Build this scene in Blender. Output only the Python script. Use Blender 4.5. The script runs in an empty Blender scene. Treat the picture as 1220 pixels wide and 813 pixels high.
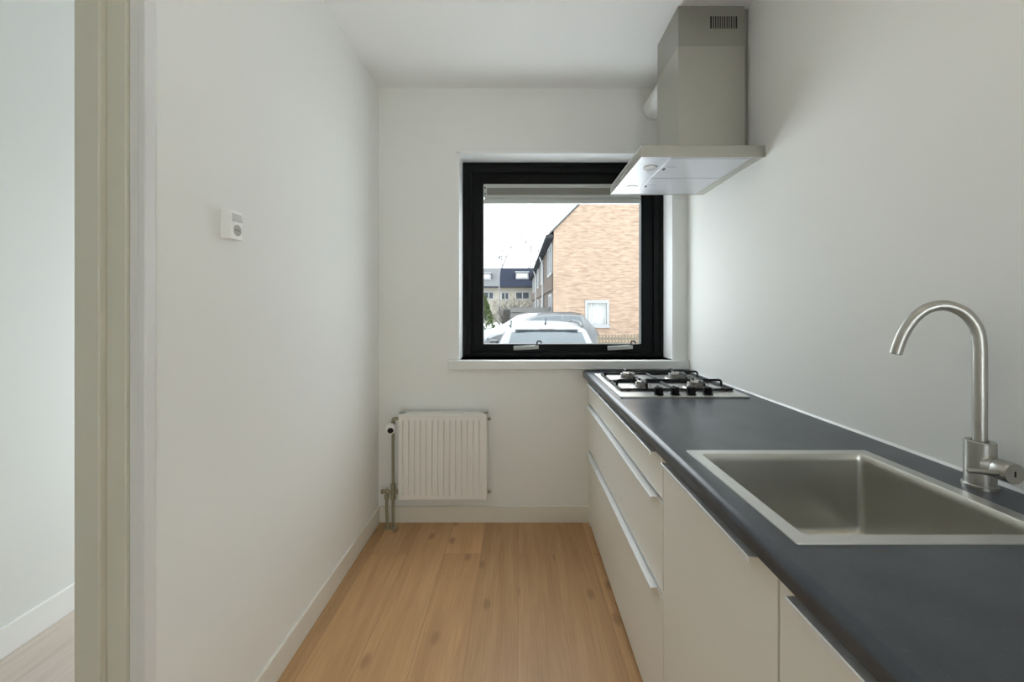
import bpy, bmesh, math, random
from mathutils import Vector, Matrix
from math import pi, sin, cos, radians

random.seed(7)
scn = bpy.context.scene
COL = scn.collection

# ------------------------------------------------------------------ camera constants
EYE = 1.28          # camera height above the kitchen floor
FOC = 476.2         # focal length in pixels of the 1220 px wide frame
DB = 2.40           # distance to the back wall
XL, XR = -0.837, 1.015
ZC = 2.606
XHALL = -1.893
YREAR = -1.5
YH = -1.0           # end of the hall
HX0, HX1, HZ0, HZ1 = -1.70, -1.12, 0.06, 2.20   # unseen glazed opening added to light the hall from its window end
GZ = -0.33          # ground outside

# ------------------------------------------------------------------ materials
def new_mat(name):
    m = bpy.data.materials.new(name); m.use_nodes = True
    nt = m.node_tree
    b = nt.nodes.get('Principled BSDF')
    return m, nt, b

def simple(name, col, rough=0.5, metal=0.0, spec=None, noise=0.0, nscale=20.0, bump=0.0, bscale=200.0, coat=0.0):
    m, nt, b = new_mat(name)
    b.inputs['Base Color'].default_value = (*col, 1)
    b.inputs['Roughness'].default_value = rough
    b.inputs['Metallic'].default_value = metal
    if spec is not None: b.inputs['Specular IOR Level'].default_value = spec
    if coat: b.inputs['Coat Weight'].default_value = coat
    tc = nt.nodes.new('ShaderNodeTexCoord')
    if noise > 0:
        n = nt.nodes.new('ShaderNodeTexNoise'); n.inputs['Scale'].default_value = nscale; n.inputs['Detail'].default_value = 4
        nt.links.new(tc.outputs['Object'], n.inputs['Vector'])
        r = nt.nodes.new('ShaderNodeMapRange')
        r.inputs['To Min'].default_value = 1 - noise; r.inputs['To Max'].default_value = 1 + noise
        nt.links.new(n.outputs['Fac'], r.inputs['Value'])
        mx = nt.nodes.new('ShaderNodeVectorMath'); mx.operation = 'SCALE'
        mx.inputs[0].default_value = col
        nt.links.new(r.outputs['Result'], mx.inputs['Scale'])
        nt.links.new(mx.outputs['Vector'], b.inputs['Base Color'])
    if bump > 0:
        n2 = nt.nodes.new('ShaderNodeTexNoise'); n2.inputs['Scale'].default_value = bscale; n2.inputs['Detail'].default_value = 3
        nt.links.new(tc.outputs['Object'], n2.inputs['Vector'])
        bp = nt.nodes.new('ShaderNodeBump'); bp.inputs['Strength'].default_value = bump; bp.inputs['Distance'].default_value = 0.002
        nt.links.new(n2.outputs['Fac'], bp.inputs['Height'])
        nt.links.new(bp.outputs['Normal'], b.inputs['Normal'])
    return m

def brushed(name, col, rough, stretch, strength=0.06):
    """brushed metal: fine noise drawn out along one axis drives roughness and bump"""
    m, nt, b = new_mat(name)
    b.inputs['Base Color'].default_value = (*col, 1)
    b.inputs['Metallic'].default_value = 1.0
    tc = nt.nodes.new('ShaderNodeTexCoord')
    mp = nt.nodes.new('ShaderNodeMapping'); mp.inputs['Scale'].default_value = stretch
    nt.links.new(tc.outputs['Object'], mp.inputs['Vector'])
    n = nt.nodes.new('ShaderNodeTexNoise'); n.inputs['Scale'].default_value = 60; n.inputs['Detail'].default_value = 3
    nt.links.new(mp.outputs['Vector'], n.inputs['Vector'])
    r = nt.nodes.new('ShaderNodeMapRange')
    r.inputs['To Min'].default_value = rough - 0.06; r.inputs['To Max'].default_value = rough + 0.08
    nt.links.new(n.outputs['Fac'], r.inputs['Value'])
    nt.links.new(r.outputs['Result'], b.inputs['Roughness'])
    bp = nt.nodes.new('ShaderNodeBump'); bp.inputs['Strength'].default_value = strength; bp.inputs['Distance'].default_value = 0.001
    nt.links.new(n.outputs['Fac'], bp.inputs['Height'])
    nt.links.new(bp.outputs['Normal'], b.inputs['Normal'])
    return m

def glass_mat(name, tint=(1, 1, 1), ior=1.45, refl=1.0):
    m, nt, b = new_mat(name)
    nt.nodes.remove(b)
    out = nt.nodes.get('Material Output')
    t = nt.nodes.new('ShaderNodeBsdfTransparent'); t.inputs['Color'].default_value = (*tint, 1)
    g = nt.nodes.new('ShaderNodeBsdfGlossy'); g.inputs['Roughness'].default_value = 0.02
    f = nt.nodes.new('ShaderNodeFresnel'); f.inputs['IOR'].default_value = ior
    mu = nt.nodes.new('ShaderNodeMath'); mu.operation = 'MULTIPLY'; mu.inputs[1].default_value = refl
    nt.links.new(f.outputs['Fac'], mu.inputs[0])
    mx = nt.nodes.new('ShaderNodeMixShader')
    nt.links.new(mu.outputs[0], mx.inputs['Fac'])
    nt.links.new(t.outputs[0], mx.inputs[1]); nt.links.new(g.outputs[0], mx.inputs[2])
    nt.links.new(mx.outputs[0], out.inputs['Surface'])
    return m

def wood_floor(name, dark, mid, light, knot, plank=0.192, length=1.28, rough=0.42):
    m, nt, b = new_mat(name)
    N = nt.nodes.new; L = nt.links.new
    tc = N('ShaderNodeTexCoord')
    sep = N('ShaderNodeSeparateXYZ'); L(tc.outputs['Object'], sep.inputs[0])
    sw = N('ShaderNodeCombineXYZ'); L(sep.outputs['Y'], sw.inputs['X']); L(sep.outputs['X'], sw.inputs['Y'])
    br = N('ShaderNodeTexBrick')
    br.offset = 0.37; br.offset_frequency = 2; br.squash = 1.0
    br.inputs['Color1'].default_value = (0, 0, 0, 1); br.inputs['Color2'].default_value = (1, 1, 1, 1)
    br.inputs['Mortar'].default_value = (0.5, 0.5, 0.5, 1)
    br.inputs['Scale'].default_value = 1.0
    br.inputs['Mortar Size'].default_value = 0.0009
    br.inputs['Mortar Smooth'].default_value = 0.3
    br.inputs['Bias'].default_value = 0.0
    br.inputs['Brick Width'].default_value = length
    br.inputs['Row Height'].default_value = plank
    L(sw.outputs[0], br.inputs['Vector'])
    # per-plank offset
    off = N('ShaderNodeVectorMath'); off.operation = 'SCALE'; off.inputs['Scale'].default_value = 7.3
    L(br.outputs['Color'], off.inputs[0])
    add = N('ShaderNodeVectorMath'); add.operation = 'ADD'
    L(tc.outputs['Object'], add.inputs[0]); L(off.outputs[0], add.inputs[1])
    mp = N('ShaderNodeMapping'); mp.inputs['Scale'].default_value = (9, 0.8, 9)
    L(add.outputs[0], mp.inputs['Vector'])
    n1 = N('ShaderNodeTexNoise'); n1.inputs['Scale'].default_value = 1.6; n1.inputs['Detail'].default_value = 6; n1.inputs['Roughness'].default_value = 0.6; n1.inputs['Distortion'].default_value = 0.7
    L(mp.outputs[0], n1.inputs['Vector'])
    mp2 = N('ShaderNodeMapping'); mp2.inputs['Scale'].default_value = (90, 2.2, 90)
    L(add.outputs[0], mp2.inputs['Vector'])
    n2 = N('ShaderNodeTexNoise'); n2.inputs['Scale'].default_value = 2.0; n2.inputs['Detail'].default_value = 3
    L(mp2.outputs[0], n2.inputs['Vector'])
    ramp = N('ShaderNodeValToRGB')
    ramp.color_ramp.elements[0].position = 0.18; ramp.color_ramp.elements[0].color = (*dark, 1)
    ramp.color_ramp.elements[1].position = 0.86; ramp.color_ramp.elements[1].color = (*light, 1)
    e = ramp.color_ramp.elements.new(0.5); e.color = (*mid, 1)
    L(n1.outputs['Fac'], ramp.inputs['Fac'])
    # fine grain
    gr = N('ShaderNodeMapRange'); gr.inputs['From Min'].default_value = 0.3; gr.inputs['From Max'].default_value = 0.7
    gr.inputs['To Min'].default_value = 0.90; gr.inputs['To Max'].default_value = 1.06
    L(n2.outputs['Fac'], gr.inputs['Value'])
    # plank tone
    pt = N('ShaderNodeMapRange'); pt.inputs['To Min'].default_value = 0.84; pt.inputs['To Max'].default_value = 1.12
    L(br.outputs['Color'], pt.inputs['Value'])
    mu = N('ShaderNodeMath'); mu.operation = 'MULTIPLY'; L(gr.outputs[0], mu.inputs[0]); L(pt.outputs[0], mu.inputs[1])
    sc = N('ShaderNodeVectorMath'); sc.operation = 'SCALE'; L(ramp.outputs['Color'], sc.inputs[0]); L(mu.outputs[0], sc.inputs['Scale'])
    # knots
    mp3 = N('ShaderNodeMapping'); mp3.inputs['Scale'].default_value = (5.2, 2.6, 1)
    L(add.outputs[0], mp3.inputs['Vector'])
    vo = N('ShaderNodeTexVoronoi'); vo.voronoi_dimensions = '2D'; vo.inputs['Scale'].default_value = 1.0; vo.inputs['Randomness'].default_value = 1.0
    L(mp3.outputs[0], vo.inputs['Vector'])
    kr = N('ShaderNodeMapRange'); kr.interpolation_type = 'SMOOTHSTEP'
    kr.inputs['From Min'].default_value = 0.03; kr.inputs['From Max'].default_value = 0.13; kr.inputs['To Min'].default_value = 0.75; kr.inputs['To Max'].default_value = 0.0
    L(vo.outputs['Distance'], kr.inputs['Value'])
    # only some of the cells hold a knot
    ksep = N('ShaderNodeSeparateColor'); L(vo.outputs['Color'], ksep.inputs[0])
    kth = N('ShaderNodeMath'); kth.operation = 'GREATER_THAN'; kth.inputs[1].default_value = 0.45; L(ksep.outputs[0], kth.inputs[0])
    km = N('ShaderNodeMath'); km.operation = 'MULTIPLY'; L(kr.outputs[0], km.inputs[0]); L(kth.outputs[0], km.inputs[1])
    kn = N('ShaderNodeMath'); kn.operation = 'MULTIPLY'; L(km.outputs[0], kn.inputs[0]); L(n1.outputs['Fac'], kn.inputs[1])
    kmx = N('ShaderNodeMix'); kmx.data_type = 'RGBA'
    L(kn.outputs[0], kmx.inputs['Factor']); L(sc.outputs[0], kmx.inputs['A']); kmx.inputs['B'].default_value = (*knot, 1)
    # joints
    jm = N('ShaderNodeMix'); jm.data_type = 'RGBA'
    jf = N('ShaderNodeMath'); jf.operation = 'MULTIPLY'; jf.inputs[1].default_value = 0.6; L(br.outputs['Fac'], jf.inputs[0])
    L(jf.outputs[0], jm.inputs['Factor']); L(kmx.outputs['Result'], jm.inputs['A']); jm.inputs['B'].default_value = (*knot, 1)
    L(jm.outputs['Result'], b.inputs['Base Color'])
    b.inputs['Roughness'].default_value = rough
    b.inputs['Specular IOR Level'].default_value = 0.4
    bp = N('ShaderNodeBump'); bp.inputs['Strength'].default_value = 0.12; bp.inputs['Distance'].default_value = 0.001
    L(n2.outputs['Fac'], bp.inputs['Height']); L(bp.outputs['Normal'], b.inputs['Normal'])
    return m

def brick_mat(name, c1, c2, mortar, bw=0.22, rh=0.065):
    m, nt, b = new_mat(name)
    N = nt.nodes.new; L = nt.links.new
    tc = N('ShaderNodeTexCoord')
    sep = N('ShaderNodeSeparateXYZ'); L(tc.outputs['Object'], sep.inputs[0])
    ad = N('ShaderNodeMath'); L(sep.outputs['X'], ad.inputs[0]); L(sep.outputs['Y'], ad.inputs[1])
    cb = N('ShaderNodeCombineXYZ'); L(ad.outputs[0], cb.inputs['X']); L(sep.outputs['Z'], cb.inputs['Y'])
    br = N('ShaderNodeTexBrick')
    br.inputs['Color1'].default_value = (*c1, 1); br.inputs['Color2'].default_value = (*c2, 1); br.inputs['Mortar'].default_value = (*mortar, 1)
    br.inputs['Scale'].default_value = 1.0; br.inputs['Mortar Size'].default_value = 0.008
    br.inputs['Brick Width'].default_value = bw; br.inputs['Row Height'].default_value = rh
    L(cb.outputs[0], br.inputs['Vector'])
    mp = N('ShaderNodeMapping'); mp.inputs['Scale'].default_value = (1.5, 9, 1)
    L(cb.outputs[0], mp.inputs['Vector'])
    n = N('ShaderNodeTexNoise'); n.inputs['Scale'].default_value = 1.5; n.inputs['Detail'].default_value = 5
    L(mp.outputs[0], n.inputs['Vector'])
    r = N('ShaderNodeMapRange'); r.inputs['From Min'].default_value = 0.3; r.inputs['From Max'].default_value = 0.7; r.inputs['To Min'].default_value = 0.76; r.inputs['To Max'].default_value = 1.20
    L(n.outputs['Fac'], r.inputs['Value'])
    s = N('ShaderNodeVectorMath'); s.operation = 'SCALE'; L(br.outputs['Color'], s.inputs[0]); L(r.outputs[0], s.inputs['Scale'])
    L(s.outputs[0], b.inputs['Base Color'])
    b.inputs['Roughness'].default_value = 0.9
    b.inputs['Specular IOR Level'].default_value = 0.0
    return m

M = {}
M['wall'] = simple('wall_paint', (0.868, 0.873, 0.848), 0.65, spec=0.15, noise=0.012, nscale=3.0, bump=0.10, bscale=28)
M['ceil'] = simple('ceiling_paint', (0.88, 0.885, 0.88), 0.85, spec=0.2, noise=0.01, nscale=2.0)
M['hall_wall'] = simple('hall_wall_paint', (0.82, 0.83, 0.82), 0.7, spec=0.2, bump=0.1, bscale=40)
M['trim'] = simple('trim_lacquer', (0.80, 0.78, 0.71), 0.35, spec=0.4)
M['jamb'] = simple('door_frame_lacquer', (0.66, 0.65, 0.56), 0.4, spec=0.4, noise=0.01, nscale=6)
M['arch'] = simple('architrave_paint', (0.78, 0.785, 0.78), 0.4, spec=0.4)
M['sill'] = simple('window_sill_white', (0.90, 0.91, 0.91), 0.35, spec=0.4)
M['wall_board'] = simple('sill_board', (0.80, 0.81, 0.79), 0.4, spec=0.4)
M['floor'] = wood_floor('oak_laminate', (0.46, 0.265, 0.125), (0.58, 0.35, 0.172), (0.69, 0.445, 0.238), (0.14, 0.075, 0.04))
M['hall_floor'] = wood_floor('cool_lit_oak_laminate', (0.48, 0.40, 0.34), (0.57, 0.49, 0.43), (0.64, 0.57, 0.51), (0.32, 0.25, 0.20))  # same laminate as the kitchen, greyed to carry the hall's cool light
M['black'] = simple('black_window_paint', (0.0035, 0.005, 0.0055), 0.45, spec=0.16)
M['glass'] = glass_mat('window_glass', (0.985, 0.99, 0.985), 1.45, 0.12)
M['alu'] = simple('handle_aluminium', (0.86, 0.88, 0.90), 0.36, 0.3)
M['front'] = simple('cabinet_front_white', (0.87, 0.866, 0.82), 0.42, spec=0.35)
M['carcass'] = simple('cabinet_carcass', (0.70, 0.69, 0.64), 0.6)
M['plinth'] = simple('plinth_shaded', (0.16, 0.12, 0.08), 0.6)  # dark brown carries the shade of the gap under the fronts
M['steel_sink'] = simple('sink_steel', (0.70, 0.69, 0.65), 0.28, 1.0, noise=0.03, nscale=40)
M['steel_rim'] = brushed('sink_rim_steel', (0.66, 0.655, 0.63), 0.34, (1, 14, 1), 0.04)
M['steel_tap'] = simple('tap_steel', (0.50, 0.488, 0.455), 0.36, 1.0)
M['steel_hood'] = brushed('hood_steel', (0.54, 0.53, 0.485), 0.40, (24, 24, 1), 0.05)
M['steel_hood2'] = brushed('hood_sleeve_steel', (0.44, 0.43, 0.39), 0.42, (24, 24, 1), 0.05)
M['steel_canopy'] = brushed('hood_canopy_steel', (0.54, 0.527, 0.485), 0.40, (1, 1, 24), 0.04)
M['steel_under'] = brushed('hood_underside_steel', (0.64, 0.645, 0.67), 0.45, (24, 1, 1), 0.04)
M['steel_hob'] = brushed('hob_steel', (0.70, 0.69, 0.66), 0.30, (24, 1, 1), 0.04)
M['burner'] = simple('burner_aluminium', (0.62, 0.60, 0.57), 0.35, 1.0)
M['cap'] = simple('burner_cap_grey', (0.42, 0.41, 0.40), 0.25, 0.8)
M['iron'] = simple('enamel_black', (0.010, 0.011, 0.013), 0.5, spec=0.25)
M['knob'] = simple('knob_black', (0.006, 0.006, 0.007), 0.45, spec=0.2)
M['slot'] = simple('slot_black', (0.01, 0.01, 0.01), 0.8)
M['rubber'] = simple('rubber', (0.02, 0.02, 0.02), 0.8)
M['radiator'] = simple('radiator_enamel', (0.86, 0.85, 0.82), 0.32, spec=0.4)
M['pipe'] = simple('heating_pipe_paint', (0.30, 0.28, 0.19), 0.4, spec=0.4, noise=0.06, nscale=30)
M['brass'] = simple('valve_nickel', (0.36, 0.335, 0.23), 0.4, 0.4)
M['white_plastic'] = simple('white_plastic', (0.93, 0.93, 0.92), 0.35, spec=0.4)
M['grey_plastic'] = simple('socket_well', (0.42, 0.415, 0.37), 0.45)
M['rocker'] = simple('rocker_plastic', (0.62, 0.64, 0.62), 0.4)
M['sealant'] = simple('white_sealant', (0.85, 0.86, 0.86), 0.3)
M['duct'] = simple('duct_white', (0.76, 0.76, 0.74), 0.35, spec=0.4)
M['lens'] = simple('lamp_lens', (0.88, 0.88, 0.90), 0.2)
M['blind'] = simple('blind_fabric', (0.26, 0.26, 0.235), 0.8, bump=0.2, bscale=300)
M['blind_rail'] = simple('blind_rail', (0.52, 0.54, 0.52), 0.4)
M['bulb'] = simple('bulb_holder', (0.8, 0.8, 0.78), 0.4)

# worktop: dark slate-look laminate
def worktop_mat():
    m, nt, b = new_mat('worktop_laminate')
    N = nt.nodes.new; L = nt.links.new
    tc = N('ShaderNodeTexCoord')
    n = N('ShaderNodeTexNoise'); n.inputs['Scale'].default_value = 7; n.inputs['Detail'].default_value = 8; n.inputs['Roughness'].default_value = 0.65
    L(tc.outputs['Object'], n.inputs['Vector'])
    r = N('ShaderNodeValToRGB')
    r.color_ramp.elements[0].position = 0.35; r.color_ramp.elements[0].color = (0.034, 0.041, 0.053, 1)
    r.color_ramp.elements[1].position = 0.70; r.color_ramp.elements[1].color = (0.066, 0.077, 0.098, 1)
    L(n.outputs['Fac'], r.inputs['Fac'])
    v = N('ShaderNodeTexNoise'); v.inputs['Scale'].default_value = 240; v.inputs['Detail'].default_value = 1
    L(tc.outputs['Object'], v.inputs['Vector'])
    th = N('ShaderNodeMapRange'); th.inputs['From Min'].default_value = 0.68; th.inputs['From Max'].default_value = 0.78; th.inputs['To Max'].default_value = 0.12
    L(v.outputs['Fac'], th.inputs['Value'])
    mx = N('ShaderNodeMix'); mx.data_type = 'RGBA'
    L(th.outputs[0], mx.inputs['Factor']); L(r.outputs['Color'], mx.inputs['A']); mx.inputs['B'].default_value = (0.25, 0.27, 0.30, 1)
    L(mx.outputs['Result'], b.inputs['Base Color'])
    b.inputs['Roughness'].default_value = 0.30
    b.inputs['Specular IOR Level'].default_value = 0.55
    bp = N('ShaderNodeBump'); bp.inputs['Strength'].default_value = 0.10; bp.inputs['Distance'].default_value = 0.001
    n3 = N('ShaderNodeTexNoise'); n3.inputs['Scale'].default_value = 120; n3.inputs['Detail'].default_value = 2
    L(tc.outputs['Object'], n3.inputs['Vector'])
    L(n3.outputs['Fac'], bp.inputs['Height']); L(bp.outputs['Normal'], b.inputs['Normal'])
    return m
M['worktop'] = worktop_mat()

# outside
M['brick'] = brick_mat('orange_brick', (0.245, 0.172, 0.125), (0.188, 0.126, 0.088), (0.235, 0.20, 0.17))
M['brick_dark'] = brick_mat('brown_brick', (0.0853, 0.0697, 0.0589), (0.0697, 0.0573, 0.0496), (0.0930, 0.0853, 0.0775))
M['render_white'] = simple('cream_render', (0.2093, 0.1938, 0.1628), 0.9, spec=0.0, noise=0.05, nscale=1.5)
M['roof_grey'] = simple('grey_roof_tiles', (0.0853, 0.0868, 0.0884), 0.8, spec=0.0, noise=0.15, nscale=6)
M['roof_black'] = simple('dark_roof_tiles', (0.0170, 0.0194, 0.0279), 1.0, spec=0.0, noise=0.2, nscale=5)
M['pvc'] = simple('white_pvc', (0.23, 0.235, 0.24), 0.4, spec=0.0)
M['gutter'] = simple('grey_gutter', (0.0279, 0.0287, 0.0310), 0.6, spec=0.0)
M['dark_glass'] = simple('dark_pane', (0.0310, 0.0341, 0.0388), 0.3, spec=0.15)
M['curtain'] = simple('net_curtain', (0.42, 0.42, 0.42), 0.9, spec=0.0)
M['lamp_grey'] = simple('lamp_post_grey', (0.14, 0.145, 0.15), 0.6, spec=0.0)
M['grey_pane'] = simple('grey_window_pane', (0.1162, 0.1209, 0.1240), 0.5, spec=0.0)
M['paint_white'] = simple('car_paint_white', (0.1023, 0.1070, 0.1116), 0.35, coat=0.1)
M['paint_silver'] = simple('car_paint_silver', (0.0465, 0.0496, 0.0527), 0.35, 0.1, coat=0.1)
M['car_glass'] = simple('car_glass', (0.0341, 0.0434, 0.0496), 0.1, spec=0.4)
M['car_black'] = simple('car_black_trim', (0.02, 0.02, 0.022), 0.4)
M['tail'] = simple('tail_light_red', (0.03, 0.006, 0.006), 0.2, coat=0.5)
M['alloy'] = simple('alloy_wheel', (0.5, 0.5, 0.52), 0.3, 0.9)
M['bounce_ground'] = simple('paved_ground', (0.78, 0.78, 0.77), 0.9, spec=0.0, noise=0.15, nscale=3)  # unseen ground made this pale to bounce daylight up into the room
M['fence_wood'] = simple('weathered_fence_wood', (0.1162, 0.0992, 0.0744), 0.85, spec=0.0, noise=0.2, nscale=12)
M['fence_pale'] = simple('pale_fence_wood', (0.0853, 0.0837, 0.0806), 0.8, spec=0.0, noise=0.1, nscale=10)
M['bark'] = simple('grey_bark', (0.19, 0.185, 0.18), 0.9, spec=0.0, noise=0.2, nscale=10)
M['twig'] = simple('tan_twigs', (0.0543, 0.0496, 0.0434), 0.9, spec=0.0)
M['conifer'] = simple('conifer_green', (0.0434, 0.0589, 0.0248), 0.9, spec=0.0, noise=0.3, nscale=8)

# ------------------------------------------------------------------ mesh helpers
def box(bm, x0, x1, y0, y1, z0, z1, rot=None, pivot=None):
    vs = [bm.verts.new((x, y, z)) for x in (x0, x1) for y in (y0, y1) for z in (z0, z1)]
    f = [(0, 1, 3, 2), (4, 6, 7, 5), (0, 4, 5, 1), (2, 3, 7, 6), (0, 2, 6, 4), (1, 5, 7, 3)]
    for q in f: bm.faces.new([vs[i] for i in q])
    if rot is not None:
        p = Vector(pivot)
        for v in vs: v.co = rot @ (v.co - p) + p
    return vs

def ring_frame(bm, x0, x1, z0, z1, xi0, xi1, zi0, zi1, y0, y1):
    """rectangular frame in the xz plane between y0 and y1, one closed mesh"""
    o = [(x0, z0), (x1, z0), (x1, z1), (x0, z1)]
    i = [(xi0, zi0), (xi1, zi0), (xi1, zi1), (xi0, zi1)]
    of = [bm.verts.new((a, y0, c)) for a, c in o]; ob = [bm.verts.new((a, y1, c)) for a, c in o]
    nf = [bm.verts.new((a, y0, c)) for a, c in i]; nb = [bm.verts.new((a, y1, c)) for a, c in i]
    for k in range(4):
        j = (k + 1) % 4
        bm.faces.new((of[k], of[j], nf[j], nf[k]))
        bm.faces.new((ob[j], ob[k], nb[k], nb[j]))
        bm.faces.new((of[j], of[k], ob[k], ob[j]))
        bm.faces.new((nf[k], nf[j], nb[j], nb[k]))

def cyl(bm, p0, p1, r0, r1=None, n=24, caps=True):
    if r1 is None: r1 = r0
    p0 = Vector(p0); p1 = Vector(p1); d = (p1 - p0).normalized()
    a = d.orthogonal().normalized(); b = d.cross(a)
    A = []; B = []
    for k in range(n):
        t = 2 * pi * k / n; o = a * cos(t) + b * sin(t)
        A.append(bm.verts.new(p0 + o * r0)); B.append(bm.verts.new(p1 + o * r1))
    for k in range(n):
        j = (k + 1) % n
        bm.faces.new((A[k], A[j], B[j], B[k]))
    if caps:
        bm.faces.new(A[::-1]); bm.faces.new(B)

def lathe(bm, prof, origin=(0, 0, 0), axis='Z', n=32, mat=None):
    """prof = [(radius, height)...] closed by caps when the end radius is 0"""
    o = Vector(origin)
    R = mat if mat is not None else Matrix.Identity(3)
    rings = []
    for r, h in prof:
        if r <= 1e-7:
            rings.append([bm.verts.new(o + R @ Vector((0, 0, h)))])
        else:
            rings.append([bm.verts.new(o + R @ Vector((r * cos(2 * pi * k / n), r * sin(2 * pi * k / n), h))) for k in range(n)])
    for A, B in zip(rings, rings[1:]):
        for k in range(n):
            j = (k + 1) % n
            if len(A) == 1 and len(B) == 1: continue
            if len(A) == 1: bm.faces.new((A[0], B[j], B[k]))
            elif len(B) == 1: bm.faces.new((A[k], A[j], B[0]))
            else: bm.faces.new((A[k], A[j], B[j], B[k]))

def tube(bm, pts, rad, n=16, caps=True):
    pts = [Vector(p) for p in pts]
    rads = rad if isinstance(rad, (list, tuple)) else [rad] * len(pts)
    rings = []; prev = None
    for i, p in enumerate(pts):
        if i == 0: d = pts[1] - pts[0]
        elif i == len(pts) - 1: d = pts[-1] - pts[-2]
        else: d = (pts[i + 1] - p).normalized() + (p - pts[i - 1]).normalized()
        d = d.normalized() if d.length > 1e-9 else Vector((0, 0, 1))
        if prev is None: a = d.orthogonal().normalized()
        else:
            a = prev - d * prev.dot(d)
            a = a.normalized() if a.length > 1e-6 else d.orthogonal().normalized()
        prev = a; b = d.cross(a)
        rings.append([bm.verts.new(p + (a * cos(2 * pi * k / n) + b * sin(2 * pi * k / n)) * rads[i]) for k in range(n)])
    for A, B in zip(rings, rings[1:]):
        for k in range(n):
            j = (k + 1) % n
            bm.faces.new((A[k], A[j], B[j], B[k]))
    if caps:
        bm.faces.new(rings[0][::-1]); bm.faces.new(rings[-1])

def bend(pts, r, seg=6):
    """polyline with rounded corners of radius r"""
    pts = [Vector(p) for p in pts]; out = [pts[0]]
    for i in range(1, len(pts) - 1):
        p = pts[i]; a = (pts[i - 1] - p); b = (pts[i + 1] - p)
        k = min(r, a.length * .49, b.length * .49)
        s = p + a.normalized() * k; e = p + b.normalized() * k
        for q in range(seg + 1):
            t = q / seg
            out.append(s * (1 - t) ** 2 + p * 2 * t * (1 - t) + e * t * t)
    out.append(pts[-1]); return out

def prism(bm, poly, y0, y1, plane='xz'):
    """extrude a closed polygon; plane 'xz' runs along y, 'xy' runs along z, 'yz' runs along x"""
    def P(a, b, t):
        return {'xz': (a, t, b), 'xy': (a, b, t), 'yz': (t, a, b)}[plane]
    A = [bm.verts.new(P(a, b, y0)) for a, b in poly]; B = [bm.verts.new(P(a, b, y1)) for a, b in poly]
    n = len(poly)
    for k in range(n):
        j = (k + 1) % n
        bm.faces.new((A[k], A[j], B[j], B[k]))
    bm.faces.new(A[::-1]); bm.faces.new(B)

def link(o, parent=None):
    COL.objects.link(o)
    if parent is not None: o.parent = parent
    return o

def obj(name, bm, mat, parent=None, bevel=0.0, smooth=False, seg=2, origin=None):
    """link a bmesh as one mesh object; coordinates are world ones and parents sit where their matrix says"""
    bmesh.ops.recalc_face_normals(bm, faces=bm.faces)
    me = bpy.data.meshes.new(name)
    off = Vector((0, 0, 0))
    if parent is not None:
        off = world_loc(parent)
        bmesh.ops.translate(bm, verts=bm.verts, vec=-off)
    elif origin is not None:
        off = Vector(origin)
        bmesh.ops.translate(bm, verts=bm.verts, vec=-off)
    bm.to_mesh(me); bm.free()
    me.materials.append(mat)
    o = bpy.data.objects.new(name, me)
    link(o, parent)
    if parent is None and origin is not None: o.location = origin
    if smooth:
        for p in me.polygons: p.use_smooth = True
        try: me.set_sharp_from_angle(angle=radians(38))
        except Exception: pass
    if bevel > 0:
        md = o.modifiers.new('edge', 'BEVEL'); md.width = bevel; md.segments = seg; md.limit_method = 'ANGLE'; md.angle_limit = radians(40)
        for p in me.polygons: p.use_smooth = True
        try: me.set_sharp_from_angle(angle=radians(38))
        except Exception: pass
        md.harden_normals = True
    return o

def world_loc(o):
    v = Vector(o.location)
    while o.parent is not None:
        o = o.parent; v = v + Vector(o.location)
    return v

def thing(name, label, cat, loc, group=None):
    o = bpy.data.objects.new(name, None); o.empty_display_size = 0.1
    link(o); o.location = loc
    o['label'] = label; o['category'] = cat
    if group: o['group'] = group
    return o

def tag(o, label=None, cat=None, group=None, kind=None):
    if label: o['label'] = label
    if cat: o['category'] = cat
    if group: o['group'] = group
    if kind: o['kind'] = kind
    return o

def struct(name, bm, mat, label=None, cat=None, bevel=0.0):
    o = obj(name, bm, mat, bevel=bevel)
    o['kind'] = 'structure'
    if label: o['label'] = label
    if cat: o['category'] = cat
    return o

B = bmesh.new

# ------------------------------------------------------------------ the room
WT = 0.12
b = B(); box(b, -0.897, XR + 0.1, YREAR, DB, -0.06, 0)
struct('floor', b, M['floor'], 'warm oak laminate floor of the kitchen', 'floor')
b = B(); box(b, XHALL - 0.1, -0.897, YH, DB, -0.06, 0)
struct('floor_hall', b, M['hall_floor'], 'oak laminate floor of the hall beyond the doorway, greyed by painted cool light', 'floor')
b = B(); box(b, XHALL - 0.1, XR + 0.1, YREAR - 0.15, DB + 0.3, ZC, ZC + 0.1)
struct('ceiling', b, M['ceil'], 'plain white kitchen ceiling', 'ceiling')

# left wall with the doorway into the hall (far jamb at y .90)
DY0, DY1, DZ = -0.10, 0.9045, 2.32
b = B()
box(b, XL - WT, XL, DY1, DB, 0, ZC)
box(b, XL - WT, XL, YREAR, DY0, 0, ZC)
box(b, XL - WT, XL, DY0, DY1, DZ, ZC)
struct('wall_left', b, M['wall'], 'white plastered wall on the left with the light switch socket', 'wall')

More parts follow.
